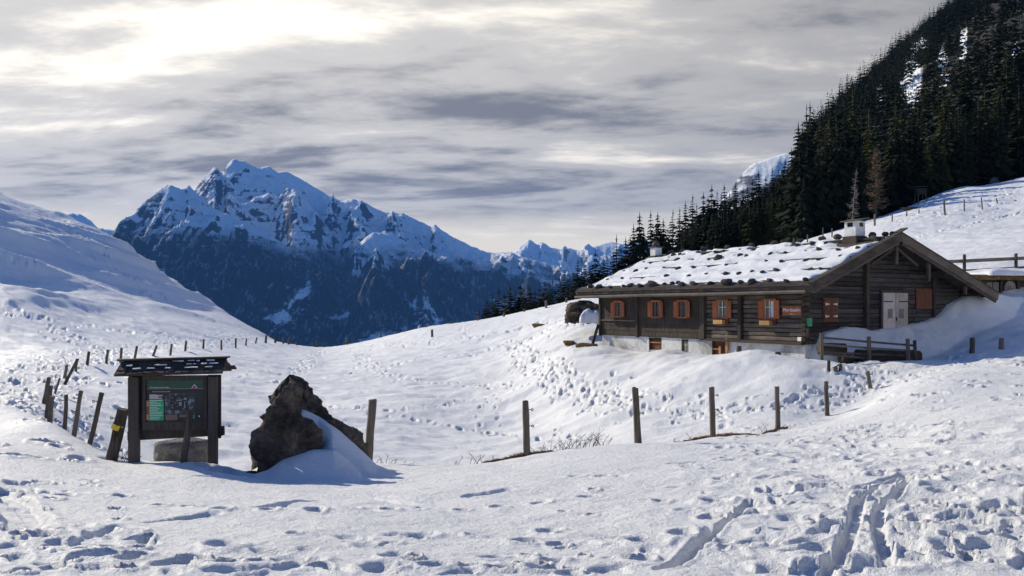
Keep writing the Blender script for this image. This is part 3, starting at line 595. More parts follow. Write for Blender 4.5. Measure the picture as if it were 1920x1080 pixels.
# ------------------------------------------------------------------ far terrain
def crest_fn(pts, Y):
    a = np.array(pts, float); return lambda px: (HY-np.interp(px, a[:, 0], a[:, 1]))/FPX*Y
def far_mountain(name, pxr, nc, nr, Y0, Yc, zbase, crest, mat, rough, power=1.3, spur=None, back=0.12, seed=0, jag=1.0):
    px = np.linspace(*pxr, nc); s = np.concatenate([np.linspace(0, 1, nr), 1+np.linspace(0, back, 12)[1:]])
    PX, S = np.meshgrid(px, s); Yv = Y0+(Yc-Y0)*S; Uv = (PX-CX)/FPX
    cz = crest(PX)
    Sc = np.clip(S, 0, 1)
    Z = zbase+(cz-zbase)*(Sc**power) - np.clip(S-1, 0, None)*(Yc-Y0)*0.9
    if spur is not None:
        fade = np.ones_like(Z)
        for Ys_, cs, pw, bk in spur:
            zs = cs(PX); q = np.clip((Yv-Y0)/(Ys_-Y0), 0, None)
            Zs = np.where(q < 1, zbase+(zs-zbase)*np.clip(q, 0, 1)**pw, zs-(Yv-Ys_)*bk)
            fade = np.where(Zs > Z, np.clip(np.abs(1-q)*6+0.12, 0, 1), fade); Z = np.maximum(Z, Zs)
    X = Uv*Yv
    # gullies and ribs, fading out at the skyline
    amp = np.clip((1-Sc)*11, 0.06, 1)*np.clip((Z-zbase)/(0.5*(cz-zbase+1)), 0.15, 1)
    if spur is not None: amp = amp*fade
    wx = X+220*fbm(X/900, Yv/900, 3, seed+1); wy = Yv+220*fbm(X/900+7, Yv/900, 3, seed+2)
    n = (ridged(wx/520, wy/1250, 6, seed+5)-0.75)*rough + fbm(wx/130, wy/200, 5, seed+9, 0.6)*rough*0.42 + (ridged(wx/60, wy/90, 4, seed+12)-0.7)*rough*0.13
    Z = Z+n*amp + jag*fbm(X/70, Yv*0+seed, 4, seed+15)*12*np.exp(-((S-1)/0.05)**2)
    V = np.stack([X, Yv, Z], -1).reshape(-1, 3)
    o = link(name, np_mesh(name, V, grid_quads(len(s), nc), mat)); return o

M_MAIN = mountain_mat('high_mountain', 410, 640, (0.038, 0.046, 0.06), snowlim=(0.43, 0.54))
M_FAR = mountain_mat('distant_range_rock', 0, 1, (0.12, 0.12, 0.14), forest=False, snowlim=(0.40, 0.62))
sil = [(-900, 700), (-400, 620), (0, 540), (150, 500), (260, 440), (330, 395), (367, 352), (382, 332), (403, 313), (412, 322), (418, 327), (425, 311), (436, 300), (456, 302), (468, 309), (478, 311), (490, 314), (503, 309), (512, 316), (519, 321), (538, 320), (560, 332), (590, 350), (615, 366), (630, 373), (640, 378),
       (650, 376), (660, 373), (678, 378), (698, 387), (715, 395), (728, 398), (734, 396), (755, 400), (783, 413), (808, 426), (815, 421), (825, 428), (847, 443), (878, 457), (911, 471), (936, 475), (955, 473), (978, 482), (1019, 492), (1061, 505), (1120, 530), (1200, 560), (1400, 620), (1700, 690)]
spurB = [(-900, 760), (-200, 600), (60, 520), (150, 470), (208, 439), (222, 418), (245, 406), (275, 376), (301, 356), (319, 348), (338, 354), (347, 353), (354, 343), (361, 350), (372, 362), (395, 384), (420, 400), (455, 414), (490, 428), (530, 452), (580, 500), (640, 560), (700, 625), (780, 690), (1000, 760), (1700, 860)]
spurC = [(200, 720), (400, 560), (480, 440), (520, 395), (548, 352), (575, 372), (600, 410), (640, 470), (690, 540), (740, 610), (820, 680), (1000, 760), (1700, 860)]
spurD = [(300, 800), (600, 560), (660, 470), (700, 436), (735, 440), (790, 462), (850, 490), (930, 560), (1010, 610), (1150, 650), (1700, 800)]
o = far_mountain('mountain', (-700, 1560), 900, 230, 4900, 8000, -650, crest_fn(sil, 8000), M_MAIN, 150, 1.2,
                 [(6500, crest_fn(spurB, 6500), 1.12, 0.55), (7300, crest_fn(spurC, 7300), 1.1, 0.35), (7000, crest_fn(spurD, 7000), 1.15, 0.3)], seed=3)
tag(o, 'high jagged snow mountain with dark forested lower slopes', None, None, 'structure')
far = [(700, 520), (900, 480), (950, 476), (965, 472), (978, 459), (992, 448), (999, 452), (1005, 457), (1015, 453), (1024, 459), (1033, 464), (1050, 467), (1067, 465), (1086, 470), (1096, 462), (1103, 457), (1110, 462), (1117, 460), (1128, 457), (1136, 454), (1147, 453), (1160, 458), (1200, 452), (1260, 462), (1350, 455), (1500, 480), (1700, 500)]
o = far_mountain('distant_range', (700, 1700), 420, 70, 9200, 11500, -300, crest_fn(far, 11500), M_FAR, 130, 1.1, seed=40); tag(o, 'pale distant range of snowy peaks', None, None, 'structure')
fl = [(-300, 380), (40, 392), (100, 404), (135, 399), (150, 401), (168, 412), (185, 428), (205, 430), (218, 432), (240, 440), (330, 470), (500, 520)]
o = far_mountain('distant_ridge', (-300, 500), 240, 50, 9300, 11000, -300, crest_fn(fl, 11000), M_FAR, 90, 1.1, seed=60); tag(o, 'distant snowy ridge just showing behind the left hill', None, None, 'structure')
fr_ = [(1200, 520), (1330, 400), (1372, 355), (1382, 338), (1392, 325), (1406, 313), (1424, 303), (1445, 294), (1462, 291), (1480, 289), (1520, 275), (1600, 260), (1800, 300)]
o = far_mountain('snowy_shoulder', (1200, 1800), 320, 90, 2000, 3600, -250, crest_fn(fr_, 3600), mountain_mat('shoulder_rock', 0, 1, (0.10, 0.10, 0.115), forest=False, snowlim=(0.5, 0.72)), 60, 1.3, seed=80)
tag(o, 'snowy mountain shoulder rising behind the spruce forest', None, None, 'structure')
vf = MB(); vf.add([(-12500, 600, -640), (12500, 600, -640), (12500, 12900, -640), (-12500, 12900, -640)], [(0, 1, 2, 3)])
tag(vf.build('valley_floor', M_MAIN), 'forested valley floor far below', None, None, 'structure')

# right-hand forested hillside
HR_PX = [700, 900, 1050, 1160, 1250, 1330, 1400, 1440, 1480, 1500, 1520, 1560, 1600, 1640, 1700, 1760, 1850, 1920, 2300, 3000]
HR_PY = [640, 625, 590, 560, 510, 450, 425, 390, 348, 306, 268, 220, 178, 136, 80, 33, -50, -110, -430, -900]
HR_Y = [175, 185, 200, 225, 250, 280, 315, 340, 370, 400, 430, 500, 560, 620, 700, 760, 840, 900, 1050, 1200]
HF_Z = [-24, -19, -12, -5, 1.5, 5, 7.5, 8.6, 9.7, 10.4, 11.0, 12.2, 12.9, 13.6, 15.4, 18.0, 20.5, 22.4, 36, 60]
def hill_params(px):
    Yr = np.interp(px, HR_PX, HR_Y); zr = (HY-np.interp(px, HR_PX, HR_PY))/FPX*Yr; zf = np.interp(px, HR_PX, HF_Z); return Yr, zr, zf
def hill_z(px, Y):
    Yr, zr, zf = hill_params(px); q = (Y-150)/(Yr-150)
    z = np.where(q <= 1, zf+(zr-zf)*np.clip(q, -0.3, 1), zr-(Y-Yr)*0.5)
    x = (px-CX)/FPX*Y
    return z + np.clip(q*3, 0, 1)*np.clip(1.15-q, 0, 1)*(7*fbm(x/60, Y/90, 3, 120)+0.012*(zr-zf)*fbm(x/25, Y/30, 3, 125)*4)
def forest_floor_mat():
    m, t, b, L = mat_new('forest_floor'); at = N(t, 'ShaderNodeAttribute'); at.attribute_name = 'snow_field'
    n = noise_node(t, L, wpos(t, L), 0.12, 6, 0.65); a = N(t, 'ShaderNodeMath', operation='MULTIPLY_ADD', n1=0.9, n2=-0.45); L(n, a.inputs[0])
    k = N(t, 'ShaderNodeMath', operation='ADD'); L(at.outputs['Fac'], k.inputs[0]); L(a.outputs[0], k.inputs[1])
    r = ramp_node(t, [(0.12, (0.028, 0.024, 0.018)), (0.30, (0.82, 0.84, 0.87))]); L(k.outputs[0], r.inputs[0]); L(r.outputs[0], b.inputs['Base Color']); b.inputs['Roughness'].default_value = 0.9; return m
HILLSNOW = forest_floor_mat()
GAPS = ((1712, 150, 13, 44), (1690, 175, 7, 20), (1806, 85, 6, 26), (1768, 112, 8, 16), (1905, 110, 6, 26), (1722, 85, 14, 12), (1770, 150, 7, 14), (1648, 178, 5, 26))
def make_hill():
    px = np.linspace(700, 3000, 420); q = np.linspace(-0.04, 1.25, 150); PX, Q = np.meshgrid(px, q); Yr, zr, zf = hill_params(PX)
    Y = 150+Q*(Yr-150); Z = hill_z(PX, Y)-0.4
    o = link('forest_hillside', np_mesh('forest_hillside', np.stack([(PX-CX)/FPX*Y, Y, Z], -1).reshape(-1, 3), grid_quads(len(q), len(px)), HILLSNOW))
    PYv = HY-Z/Y*FPX; f = np.zeros_like(Z)
    for a_, b_, w_, h_ in GAPS: f = np.maximum(f, np.clip(1.6-((PX-a_)/w_)**2-((PYv-b_)/h_)**2, 0, 1))
    f = np.maximum(f, (Q < 0.03)*1.0); at = o.data.attributes.new('snow_field', 'FLOAT', 'POINT'); at.data.foreach_set('value', f.astype(np.float32).ravel())
    tag(o, 'steep snowy hillside under the dark forest', None, None, 'structure')
make_hill()

# ------------------------------------------------------------------ haze
hz, t, b, L = mat_new('valley_haze'); t.nodes.remove(b)
pv = N(t, 'ShaderNodeVolumePrincipled'); pv.inputs['Color'].default_value = (0.14, 0.40, 1.0, 1); pv.inputs['Density'].default_value = 3.2e-5; pv.inputs['Anisotropy'].default_value = 0.0
L(pv.outputs[0], t.nodes['Material Output'].inputs['Volume'])
hb = MB(); hb.box((0, 6400, 480), (26000, 13600, 2300)); o = hb.build('haze', hz); tag(o, 'thin blue haze filling the valley air', None, None, 'stuff')


# ------------------------------------------------------------------ trees
def spruce_mesh(name, seed, levels, nb, mat, spread=0.17, droop=0.45, bare=0.10, fine=True, low=False):
    """unit-height conifer crown: whorls of drooping, ragged boughs"""
    r = random.Random(seed); V = []; F = []
    def tri(a, b, c):
        k = len(V); V.extend((a, b, c)); F.append((k, k+1, k+2))
    for i in range(levels):
        t = (i+r.uniform(-0.3, 0.3))/levels; z0 = bare+(1-bare)*t
        rad = spread*((1-t)**0.8)*r.uniform(0.75, 1.12)+0.012
        if t < 0.12: rad *= 0.8
        n = nb if t < 0.75 else max(4, nb-2)
        ph = r.uniform(0, 6.28)
        for k in range(n):
            if r.random() < 0.12: continue
            a = ph+6.283*k/n+r.uniform(-0.25, 0.25); R = rad*r.uniform(0.45, 1.25); d = droop*r.uniform(0.7, 1.3)
            ca, sa = math.cos(a), math.sin(a); w = R*0.30*r.uniform(0.8, 1.2)
            P = []
            for q in (0.0, 0.4, 0.75, 1.0):
                P.append((q*R*ca, q*R*sa, z0+0.10*R*math.sin(q*2.0)-d*R*q*q*0.9+(0.10*R if q == 1 else 0)))
            def sd_(p, s, ww, dz): return (p[0]-sa*s*ww, p[1]+ca*s*ww, p[2]-dz)
            for s in (-1, 1):
                e0 = sd_(P[0], s, w*0.25, 0.0); e1 = sd_(P[1], s, w*r.uniform(0.8, 1.2), 0.16*R); e2 = sd_(P[2], s, w*r.uniform(0.5, 0.9), 0.16*R)
                if low: tri(P[0], e1, P[2]); tri(P[1], e2, P[3]); continue
                tri(P[0], e1, P[1]); tri(P[1], e1, e2); tri(P[1], e2, P[2]); tri(P[2], e2, P[3])
                if fine:
                    for (b, c) in ((P[1], e1), (P[2], e2)):
                        m = tuple((x+y)/2 for x, y in zip(b, c)); h = 0.22*R*r.uniform(0.6, 1.3)
                        tri(b, c, (m[0]+ca*R*0.12, m[1]+sa*R*0.12, m[2]-h))
                        tri(c, (c[0]+ca*R*0.16-sa*s*w*0.3, c[1]+sa*R*0.16+ca*s*w*0.3, c[2]-0.05*R), m)
    for k in range(4):
        a = 1.57*k; tri((0, 0, 1.03), (0.008*math.cos(a), 0.008*math.sin(a), 0.94), (0.008*math.cos(a+1.57), 0.008*math.sin(a+1.57), 0.94))
    me = bpy.data.meshes.new(name); me.from_pydata(V, [], F); me.update(); me.materials.append(mat); return me
def trunk_mesh(name, mat, r0=0.011):
    m = MB(); m.tube([(0, 0, -0.06), (0, 0, 0.3), (0.002, 0, 0.7), (0, 0, 0.98)], [r0*1.15, r0, r0*0.6, r0*0.15], 7, 0.08); return m.mesh(name, mat, True)
def larch_mesh(name, seed, levels, nb, spread, mat):
    """sparse leafless crown: single curved limbs with short side twigs"""
    r = random.Random(seed); m = MB()
    for i in range(levels):
        t = (i+r.random()*0.6)/levels; z0 = 0.18+0.80*t; rad = spread*(1-t)**0.7+0.015
        for k in range(nb):
            a = r.uniform(0, 6.28); R = rad*r.uniform(0.5, 1.1); ca, sa = math.cos(a), math.sin(a)
            p = [(q*R*ca, q*R*sa, z0-R*0.22*math.sin(q*2.6)+q*q*R*0.12) for q in (0, 0.4, 0.75, 1)]
            m.tube(p, [0.0042, 0.0034, 0.0026, 0.0016], 3, cap=False)
            for q in range(6):
                f = r.uniform(0.25, 1.0); j = min(2, int(f*3)); b = Vector(p[j]).lerp(Vector(p[j+1]), f*3-j if f < 1 else 1)
                e = b+Vector((ca*0.012+r.uniform(-.03, .03), sa*0.012+r.uniform(-.03, .03), -r.uniform(0.006, 0.03)))
                w = Vector((-sa, ca, 0))*0.0055
                m.add([b-w, b+w, e], [(0, 1, 2)])
    return m.mesh(name, mat)
CROWNS = [spruce_mesh('spruce_crown', 100+i, 30, 9, SPRUCE, 0.165+0.022*i, 0.40+0.06*i, 0.05+0.02*(i % 3)) for i in range(5)]
OLIVES = [spruce_mesh('olive_spruce_crown', 200+i, 30, 9, SPRUCE_OLIVE, 0.17+0.02*i, 0.5, 0.06) for i in range(3)]
TALLS = [spruce_mesh('bare_stem_spruce_crown', 300+i, 24, 8, SPRUCE if i else SPRUCE_OLIVE, 0.16, 0.5, 0.34) for i in range(2)]
TRUNK = trunk_mesh('spruce_trunk', BARK)
FAR_LO = [spruce_mesh('far_spruce', 400+i, 11, 5, SPRUCE, 0.18+0.02*i, 0.5, 0.03, False, True) for i in range(3)]
tree_count = 0
tree_xy = []
def tree(x, y, z, h, label, group, crown=None, fat=1.0, name='spruce_tree', trunk=True, lean=0.0):
    global tree_count
    tree_count += 1; tree_xy.append((x, y))
    e = empty(name, (x, y, z-0.3), rnd.uniform(0, 6.28)); e.rotation_euler[0] = rnd.gauss(0, 0.012); e.rotation_euler[1] = lean
    e.scale = (h*fat, h*fat, h); tag(e, label, 'tree', group)
    if trunk: link('trunk', TRUNK, e)
    link('crown', crown or rnd.choice(CROWNS), e); return e
ORD = ['first', 'second', 'third', 'fourth', 'fifth', 'sixth', 'seventh', 'eighth', 'ninth', 'tenth', 'eleventh', 'twelfth', 'thirteenth', 'fourteenth', 'fifteenth', 'sixteenth', 'seventeenth', 'eighteenth', 'nineteenth', 'twentieth',
       'twenty-first', 'twenty-second', 'twenty-third', 'twenty-fourth', 'twenty-fifth', 'twenty-sixth', 'twenty-seventh', 'twenty-eighth', 'twenty-ninth', 'thirtieth']
def far_ground(px, Y):
    x = (px-CX)/FPX*Y
    return float(hill_z(np.array(float(px)), np.array(float(Y)))) if Y > 150 else gz(x, Y)
# tops standing out against the valley and the sky, left to right
low_row = [(899, 578), (908, 566), (914, 558), (922, 550), (929, 556), (936, 540), (947, 545), (958, 531), (966, 540), (974, 528), (984, 538), (994, 530), (1003, 540), (1012, 534), (1022, 526), (1030, 528), (1036, 521), (1047, 516), (1058, 507), (1068, 516), (1076, 505)]
for i, (px, py) in enumerate(low_row):
    Y = 128+rnd.uniform(0, 22); z = far_ground(px, Y); x = (px-CX)/FPX*Y; h = (HY-py)/FPX*Y-z
    tree(x, Y, z, h, '%s spruce from the left in the low dark row behind the snowy crest' % ORD[i], 'spruces behind the snowy crest', fat=1.15)
mid_row = [(1083, 483), (1090, 500), (1097, 490), (1106, 496), (1114, 466), (1124, 488), (1132, 482), (1140, 474), (1148, 470), (1156, 440), (1165, 462), (1174, 444), (1182, 440), (1189, 418), (1199, 397), (1208, 425), (1220, 394), (1228, 420), (1235, 397), (1243, 409), (1252, 425), (1260, 392)]
for i, (px, py) in enumerate(mid_row):
    Y = 152+rnd.uniform(0, 30); z = far_ground(px, Y); x = (px-CX)/FPX*Y; h = (HY-py)/FPX*Y-z
    tree(x, Y, z, h, '%s spruce from the left among the pointed tops rising towards the hut chimney' % ORD[i], 'pointed spruces left of the hut roof', fat=rnd.uniform(0.75, 1.05))
sky_row = [(1275, 388), (1285, 376), (1297, 364), (1308, 380), (1318, 360), (1327, 366), (1335, 346), (1346, 356), (1358, 344), (1368, 358), (1379, 342), (1391, 350), (1402, 345), (1412, 334), (1423, 318), (1436, 328), (1448, 314), (1460, 312), (1472, 296), (1485, 277), (1493, 270)]
for i, (px, py) in enumerate(sky_row):
    Y = 165+rnd.uniform(0, 45); z = far_ground(px, Y); x = (px-CX)/FPX*Y; h = (HY-py)/FPX*Y-z
    tree(x, Y, z, h, '%s tall spruce from the left above the stone-weighted hut roof' % ORD[i], 'tall spruces above the hut roof', fat=rnd.uniform(0.7, 1.0))
# trees one can single out inside the forest edge
for px, ptop, Y, lab, crown, fat in (
        (1412, 382, 158, 'small olive green spruce in front of the dark forest above the roof', OLIVES[0], 1.0), (1352, 360, 160, 'spruce with a bare brown stem near the roof ridge', TALLS[1], 0.8),
        (1512, 305, 160, 'broad olive spruce on the forest edge left of the big chimney', OLIVES[1], 1.0), (1470, 400, 155, 'low green spruce at the forest edge behind the fence', OLIVES[2], 1.2),
        (1690, 205, 158, 'sunlit olive spruce right of the bare brown larch', OLIVES[2], 0.75), (1765, 150, 165, 'tall olive spruce with a pale trunk behind the hunting stand', TALLS[0], 0.72),
        (1668, 250, 162, 'slim spruce standing just behind the bare brown larch', CROWNS[1], 0.8), (1800, 170, 160, 'tall bare-stemmed spruce above the snow mound', TALLS[1], 0.75), (1878, 160, 158, 'huge dark spruce at the right end of the forest edge', CROWNS[3], 0.85)):
    z = far_ground(px, Y); x = (px-CX)/FPX*Y; tree(x, Y, z, (HY-ptop)/FPX*Y-z, lab, None, crown, fat)
z = gz((1643-CX)/FPX*124, 124.0)
e = tree((1643-CX)/FPX*124, 124.0, z, (HY-268)/FPX*124-z, 'bare brown larch at the forest edge above the hut', None, larch_mesh('larch_crown', 7, 30, 5, 0.20, LARCH), 1.0, 'larch_tree')
z = gz((1596-CX)/FPX*121, 121.0)
e = tree((1596-CX)/FPX*121, 121.0, z, (HY-312)/FPX*121-z, 'thin dead grey tree leaning beside the brown larch', None, larch_mesh('dead_crown', 9, 26, 3, 0.16, DEADBARK), 0.8, 'dead_tree', False, 0.0)
e.rotation_euler = (0, math.radians(5), 0); dm = MB(); dm.tube([(0, 0, -0.05), (0, 0, 0.5), (0, 0, 1.0)], [0.010, 0.007, 0.002], 6); dm.build('trunk', DEADBARK, e)
# forest edge and the near slope, as single trees up to about 300
def snow_gap(px, py):
    """bare snow strips on the steep slope"""
    g = GAPS
    return any(((px-a)/w)**2+((py-b)/h)**2 < 1 for a, b, w, h in g)
cand = []
while len(cand) < 5400:
    q = rnd.random()**0.75*1.02; px = 1270+rnd.random()*860; Yr, zr, zf = [float(v) for v in hill_params(np.array(px))]
    Y = 153+q*(Yr-150); area = Y/Yr
    if rnd.random() > 0.25+0.75*area: continue
    z = far_ground(px, Y); py = HY-z/Y*FPX
    h = min(rnd.lognormvariate(2.45, 0.28), 19)*(1.25 if Y < 230 else 1.0)
    if q < 0.85 and snow_gap(px, py-h*0.2/Y*FPX) and rnd.random() < 0.82: continue
    if px > 1980 and rnd.random() < 0.5: continue
    if q > 0.9: h *= 0.8
    if px < 1500: h = min(h, 11)
    cand.append((Y, px, z, h))
cand.sort()
edge = []
for k in range(64):                       # the dark wall of trunks along the upper edge of the meadow
    px = 1500+k*7.7+rnd.uniform(-3, 3)
    Y = np.interp(px, [1480, 1700, 1920, 2000], [127, 137, 148, 150])+rnd.uniform(0, 7); x = (px-CX)/FPX*Y
    if abs(px-1643) < 14 or abs(px-1596) < 8 or abs(px-1726) < 9: continue
    edge.append((Y, px, gz(x, Y)-0.2, rnd.uniform(8, 19)))
cand = edge+cand
singles = []; rest = []
for c in cand:
    Y, px, z, h = c; x = (px-CX)/FPX*Y
    if tree_count+len(singles) < 296 and px < 1990 and all((x-a)**2+(Y-b_)**2 > 2.2 for a, b_ in tree_xy): singles.append(c)
    else: rest.append(c)
for Y, px, z, h in singles:
    r_ = rnd.random()
    tree((px-CX)/FPX*Y, Y, z, h, 'dark spruce standing in the dense forest on the right hillside', 'dense forest spruces on the right hillside', rnd.choice(OLIVES) if r_ < 0.30 else (rnd.choice(TALLS) if r_ < 0.38 else None), rnd.uniform(0.75, 1.1))
def merge_far():
    src = []
    for me in FAR_LO:
        v = np.empty(len(me.vertices)*3, np.float32); me.vertices.foreach_get('co', v); src.append(v.reshape(-1, 3))
    Vs = []
    for Y, px, z, h in rest:
        v = src[rnd.randrange(3)]; a = rnd.uniform(0, 6.28); c, s_ = math.cos(a), math.sin(a); f = h*rnd.uniform(0.65, 1.4)
        Vs.append(np.stack([(v[:, 0]*c-v[:, 1]*s_)*f+(px-CX)/FPX*Y, (v[:, 0]*s_+v[:, 1]*c)*f+Y, v[:, 2]*h+z-0.4], -1))
    V = np.concatenate(Vs); T = np.arange(len(V)).reshape(-1, 3)
    o = link('spruce_forest', np_mesh('spruce_forest', V, T, SPRUCE, False)); tag(o, 'dense dark spruce forest covering the steep hillside', 'forest', None, 'stuff')
merge_far()
for me in FAR_LO: bpy.data.meshes.remove(me)

# ------------------------------------------------------------------ the alpine hut
hut = empty('alpine_hut', HUT, HROT); tag(hut, 'old dark timber alpine hut with snowy stone-weighted roof', 'hut')
WX, WY = 11.35, 14.4                       # gable width, wall length
RX, RZ = 4.82, 4.68                        # ridge
EX0, EZ0, EX1, EZ1 = -0.9, 2.39, 12.24, 2.14
YF, YB = -1.1, 15.5
SL0 = (RZ-EZ0)/(RX-EX0); SL1 = (RZ-EZ1)/(EX1-RX)
def roof_z(x): return EZ0+(x-EX0)*SL0 if x < RX else RZ-(x-RX)*SL1
A0, A1 = math.atan(SL0), math.atan(SL1)
def jb(mb, c, size, **k): return mb.box(c, size, **k)
# whitewashed base
b = MB()
ops = [(5.62, 4.62, -1.15, -0.04), (7.75, 7.25, -0.75, -0.12), (10.25, 9.25, -0.72, -0.10)]  # openings along the long wall (y1, y0, z0, z1)
ys = [WY-0.1] + [v for o_ in sorted(ops, reverse=True) for v in (o_[0], o_[1])][::1]
segs = [(WY-0.1, 10.25), (9.25, 7.75), (7.25, 5.62), (4.62, 0.1)]
for y1, y0 in segs: b.box((0.32, (y0+y1)/2, -0.75), (0.44, y1-y0, 1.5))
for y1, y0, z0, z1 in ops:
    b.box((0.34, (y0+y1)/2, (z0-1.5)/2), (0.40, y1-y0-0.002, z0+1.5))
    b.box((0.34, (y0+y1)/2, z1/2-0.002), (0.40, y1-y0-0.002, -z1-0.004 if z1 < -0.004 else 0.002))
b.box((5.8, 0.34, -0.75), (10.48, 0.44, 1.5)); b.box((6.0, 7.2, -0.78), (9.9, 13.2, 1.44))
b.build('stone_base', WASH, hut)
# log walls: a dark core with separate logs
def member(name, mat, parent, c, size, rot=None, bev=0.012, jit=0.0, label=None):
    m = MB(); m.box((0, 0, 0), size, rot=rot, bev=bev, jit=jit); o = m.build(name, mat, parent, loc=c)
    if label: o['label'] = label
    return o
core = MB(); core.box((WX/2, WY/2+0.1, 1.2), (WX-0.3, WY-0.5, 2.4)); core.add([(0.2, 0.28, 2.3), (WX-0.2, 0.28, 2.1), (RX, 0.28, RZ-0.35), (0.2, WY-0.2, 2.3), (WX-0.2, WY-0.2, 2.1), (RX, WY-0.2, RZ-0.35)], [(0, 1, 2), (5, 4, 3), (0, 2, 5, 3), (1, 4, 5, 2)])
wall = core.build('log_wall', BEAM, hut)
z = 0.0; row = 0
while z < 2.44:
    h = min(rnd.uniform(0.185, 0.225), 2.46-z)
    if h < 0.06: break
    for y0, y1 in ((0.06, 3.52), (3.76, 5.90)):
        m = MB(); m.box((0, 0, 0), (0.17+rnd.uniform(0, .02), y1-y0-rnd.uniform(0, 0.02), h-0.022), bev=0.035, jit=0.004); o = m.build('log', LOGX, wall, loc=(0.075+rnd.uniform(-.012, .012), (y0+y1)/2, z+h/2))
    z += h; row += 1
for y, w in ((3.64, 0.21), (5.99, 0.16)):
    member('wall_post', BEAM, hut, (0.02, y, 1.2), (0.34, w, 2.5), jit=0.006)
for k in range(11):        # crossed log ends at the near corner
    member('log_end', BEAM, wall, (-0.06+rnd.uniform(-.03, .03), -0.06+rnd.uniform(-.03, .03), 0.12+k*0.215), (0.30, 0.26, 0.19), bev=0.03, jit=0.008)
member('sill_beam', BEAM, hut, (0.01, 2.95, -0.05), (0.30, 5.7, 0.13), jit=0.006)
# shingled part of the long wall
backing = MB(); backing.box((0.10, (6.08+WY)/2, 1.2), (0.14, WY-6.08, 2.5)); sh = backing.build('shingle_wall', BEAM, hut)
sm = MB()
for r_ in range(9):
    zz = -0.02+r_*0.275; y = 6.1+rnd.uniform(0, .1)
    while y < WY-0.05:
        w = rnd.uniform(0.10, 0.19); hh = 0.33+rnd.uniform(-.02, .03); th = math.radians(4)
        sm.box((0.012+rnd.uniform(-.006, .006), y+w/2, zz+hh/2), (0.022, w-0.012, hh), rot=Matrix.Rotation(th, 3, 'Y'), jit=0.004); y += w
o = sm.build('shingles', SHINGLE, sh); o['kind'] = 'stuff'
for y in (6.2, 11.05, WY-0.08): member('wall_post', BEAM, hut, (-0.03, y, 1.15), (0.13, 0.17, 2.5), jit=0.006)
member('wall_rail', RAIL, hut, (-0.05, 12.75, 0.78), (0.05, 3.3, 0.06), jit=0.004)
# gable planks
gw = MB(); gw.box((WX/2, 0.20, 1.1), (WX-0.3, 0.10, 2.2)); gable = gw.build('gable_wall', BEAM, hut)
z = -0.1
while z < RZ-0.45:
    h = rnd.uniform(0.17, 0.23)
    xl = max(0.16, EX0+(z+0.29-EZ0)/SL0); xr = min(WX, RX+(RZ-z-0.29)/SL1)
    bays = [(max(xl, 0.16), min(xr, 3.80)), (max(xl, 4.02), min(xr, 7.2+rnd.uniform(-.6, .6)))]; bays.append((bays[1][1]+0.006, xr))
    for x0, x1 in bays:
        if x1-x0 < 0.15: continue
        m = MB(); m.box((0, 0, 0), (x1-x0, 0.12, h-0.02), bev=0.018, jit=0.005); m.build('plank', PLANK, gable, loc=((x0+x1)/2, 0.075+rnd.uniform(-.012, .012), z+h/2))
    z += h
member('gable_post', BEAM, hut, (3.91, 0.0, 1.75), (0.20, 0.34, 3.9), jit=0.006); member('gable_post', BEAM, hut, (8.9, 0.03, 1.4), (0.18, 0.26, 2.9), jit=0.006)
member('corner_post', BEAM, hut, (0.10, 0.02, 1.15), (0.20, 0.20, 2.5), jit=0.005)
# --- roof
def slope_box(name, mat, parent, x0, x1, y0, y1, thick, dz, bev=0.0):
    """a slab lying on one slope: dz above the roof surface at its underside"""
    m = MB(); n0 = (roof_z(x0+1e-6), roof_z(x1-1e-6))
    m.add([(x0, y0, n0[0]+dz), (x1, y0, n0[1]+dz), (x1, y1, n0[1]+dz), (x0, y1, n0[0]+dz), (x0, y0, n0[0]+dz+thick), (x1, y0, n0[1]+dz+thick), (x1, y1, n0[1]+dz+thick), (x0, y1, n0[0]+dz+thick)],
          [(0, 3, 2, 1), (4, 5, 6, 7), (0, 1, 5, 4), (1, 2, 6, 5), (2, 3, 7, 6), (3, 0, 4, 7)]); return m.build(name, mat, parent)
rf = MB()
for x0, x1 in ((EX0, RX), (RX, EX1)):
    za, zb = roof_z(x0+1e-6), roof_z(x1-1e-6)
    rf.add([(x0, YF, za-0.16), (x1, YF, zb-0.16), (x1, YB, zb-0.16), (x0, YB, za-0.16), (x0, YF, za), (x1, YF, zb), (x1, YB, zb), (x0, YB, za)], [(0, 3, 2, 1), (4, 5, 6, 7), (0, 1, 5, 4), (2, 3, 7, 6), (3, 0, 4, 7) if x0 == EX0 else (1, 2, 6, 5)])
roof = rf.build('roof', ROOFWOOD, hut)
# layered shingle courses showing along the eave
cm = MB()
for k in range(3):
    y = YF+0.02
    while y < YB-0.05:
        w = rnd.uniform(0.14, 0.26); x = EX0-0.05+k*0.10+rnd.uniform(-.025, .025)
        cm.box((x+0.2, y+w/2, roof_z(max(x+0.2, EX0))+0.015+0.022*k), (0.5, w-0.012, 0.022), rot=Matrix.Rotation(-A0, 3, 'Y'), jit=0.004); y += w
o = cm.build('eave_shingles', ROOFWOOD, roof); o['kind'] = 'stuff'
g_ = MB(); g_.tube([(EX0-0.03, YF+0.3, EZ0-0.27), (EX0-0.03, 4, EZ0-0.29), (EX0-0.03, 9, EZ0-0.28), (EX0-0.03, YB, EZ0-0.31)], [0.075]*4, 8, 0.05); g_.build('gutter', RAIL, roof)
member('eave_board', BEAM, roof, (EX0+0.06, (YF+YB)/2, EZ0-0.19), (0.05, YB-YF-0.1, 0.16))
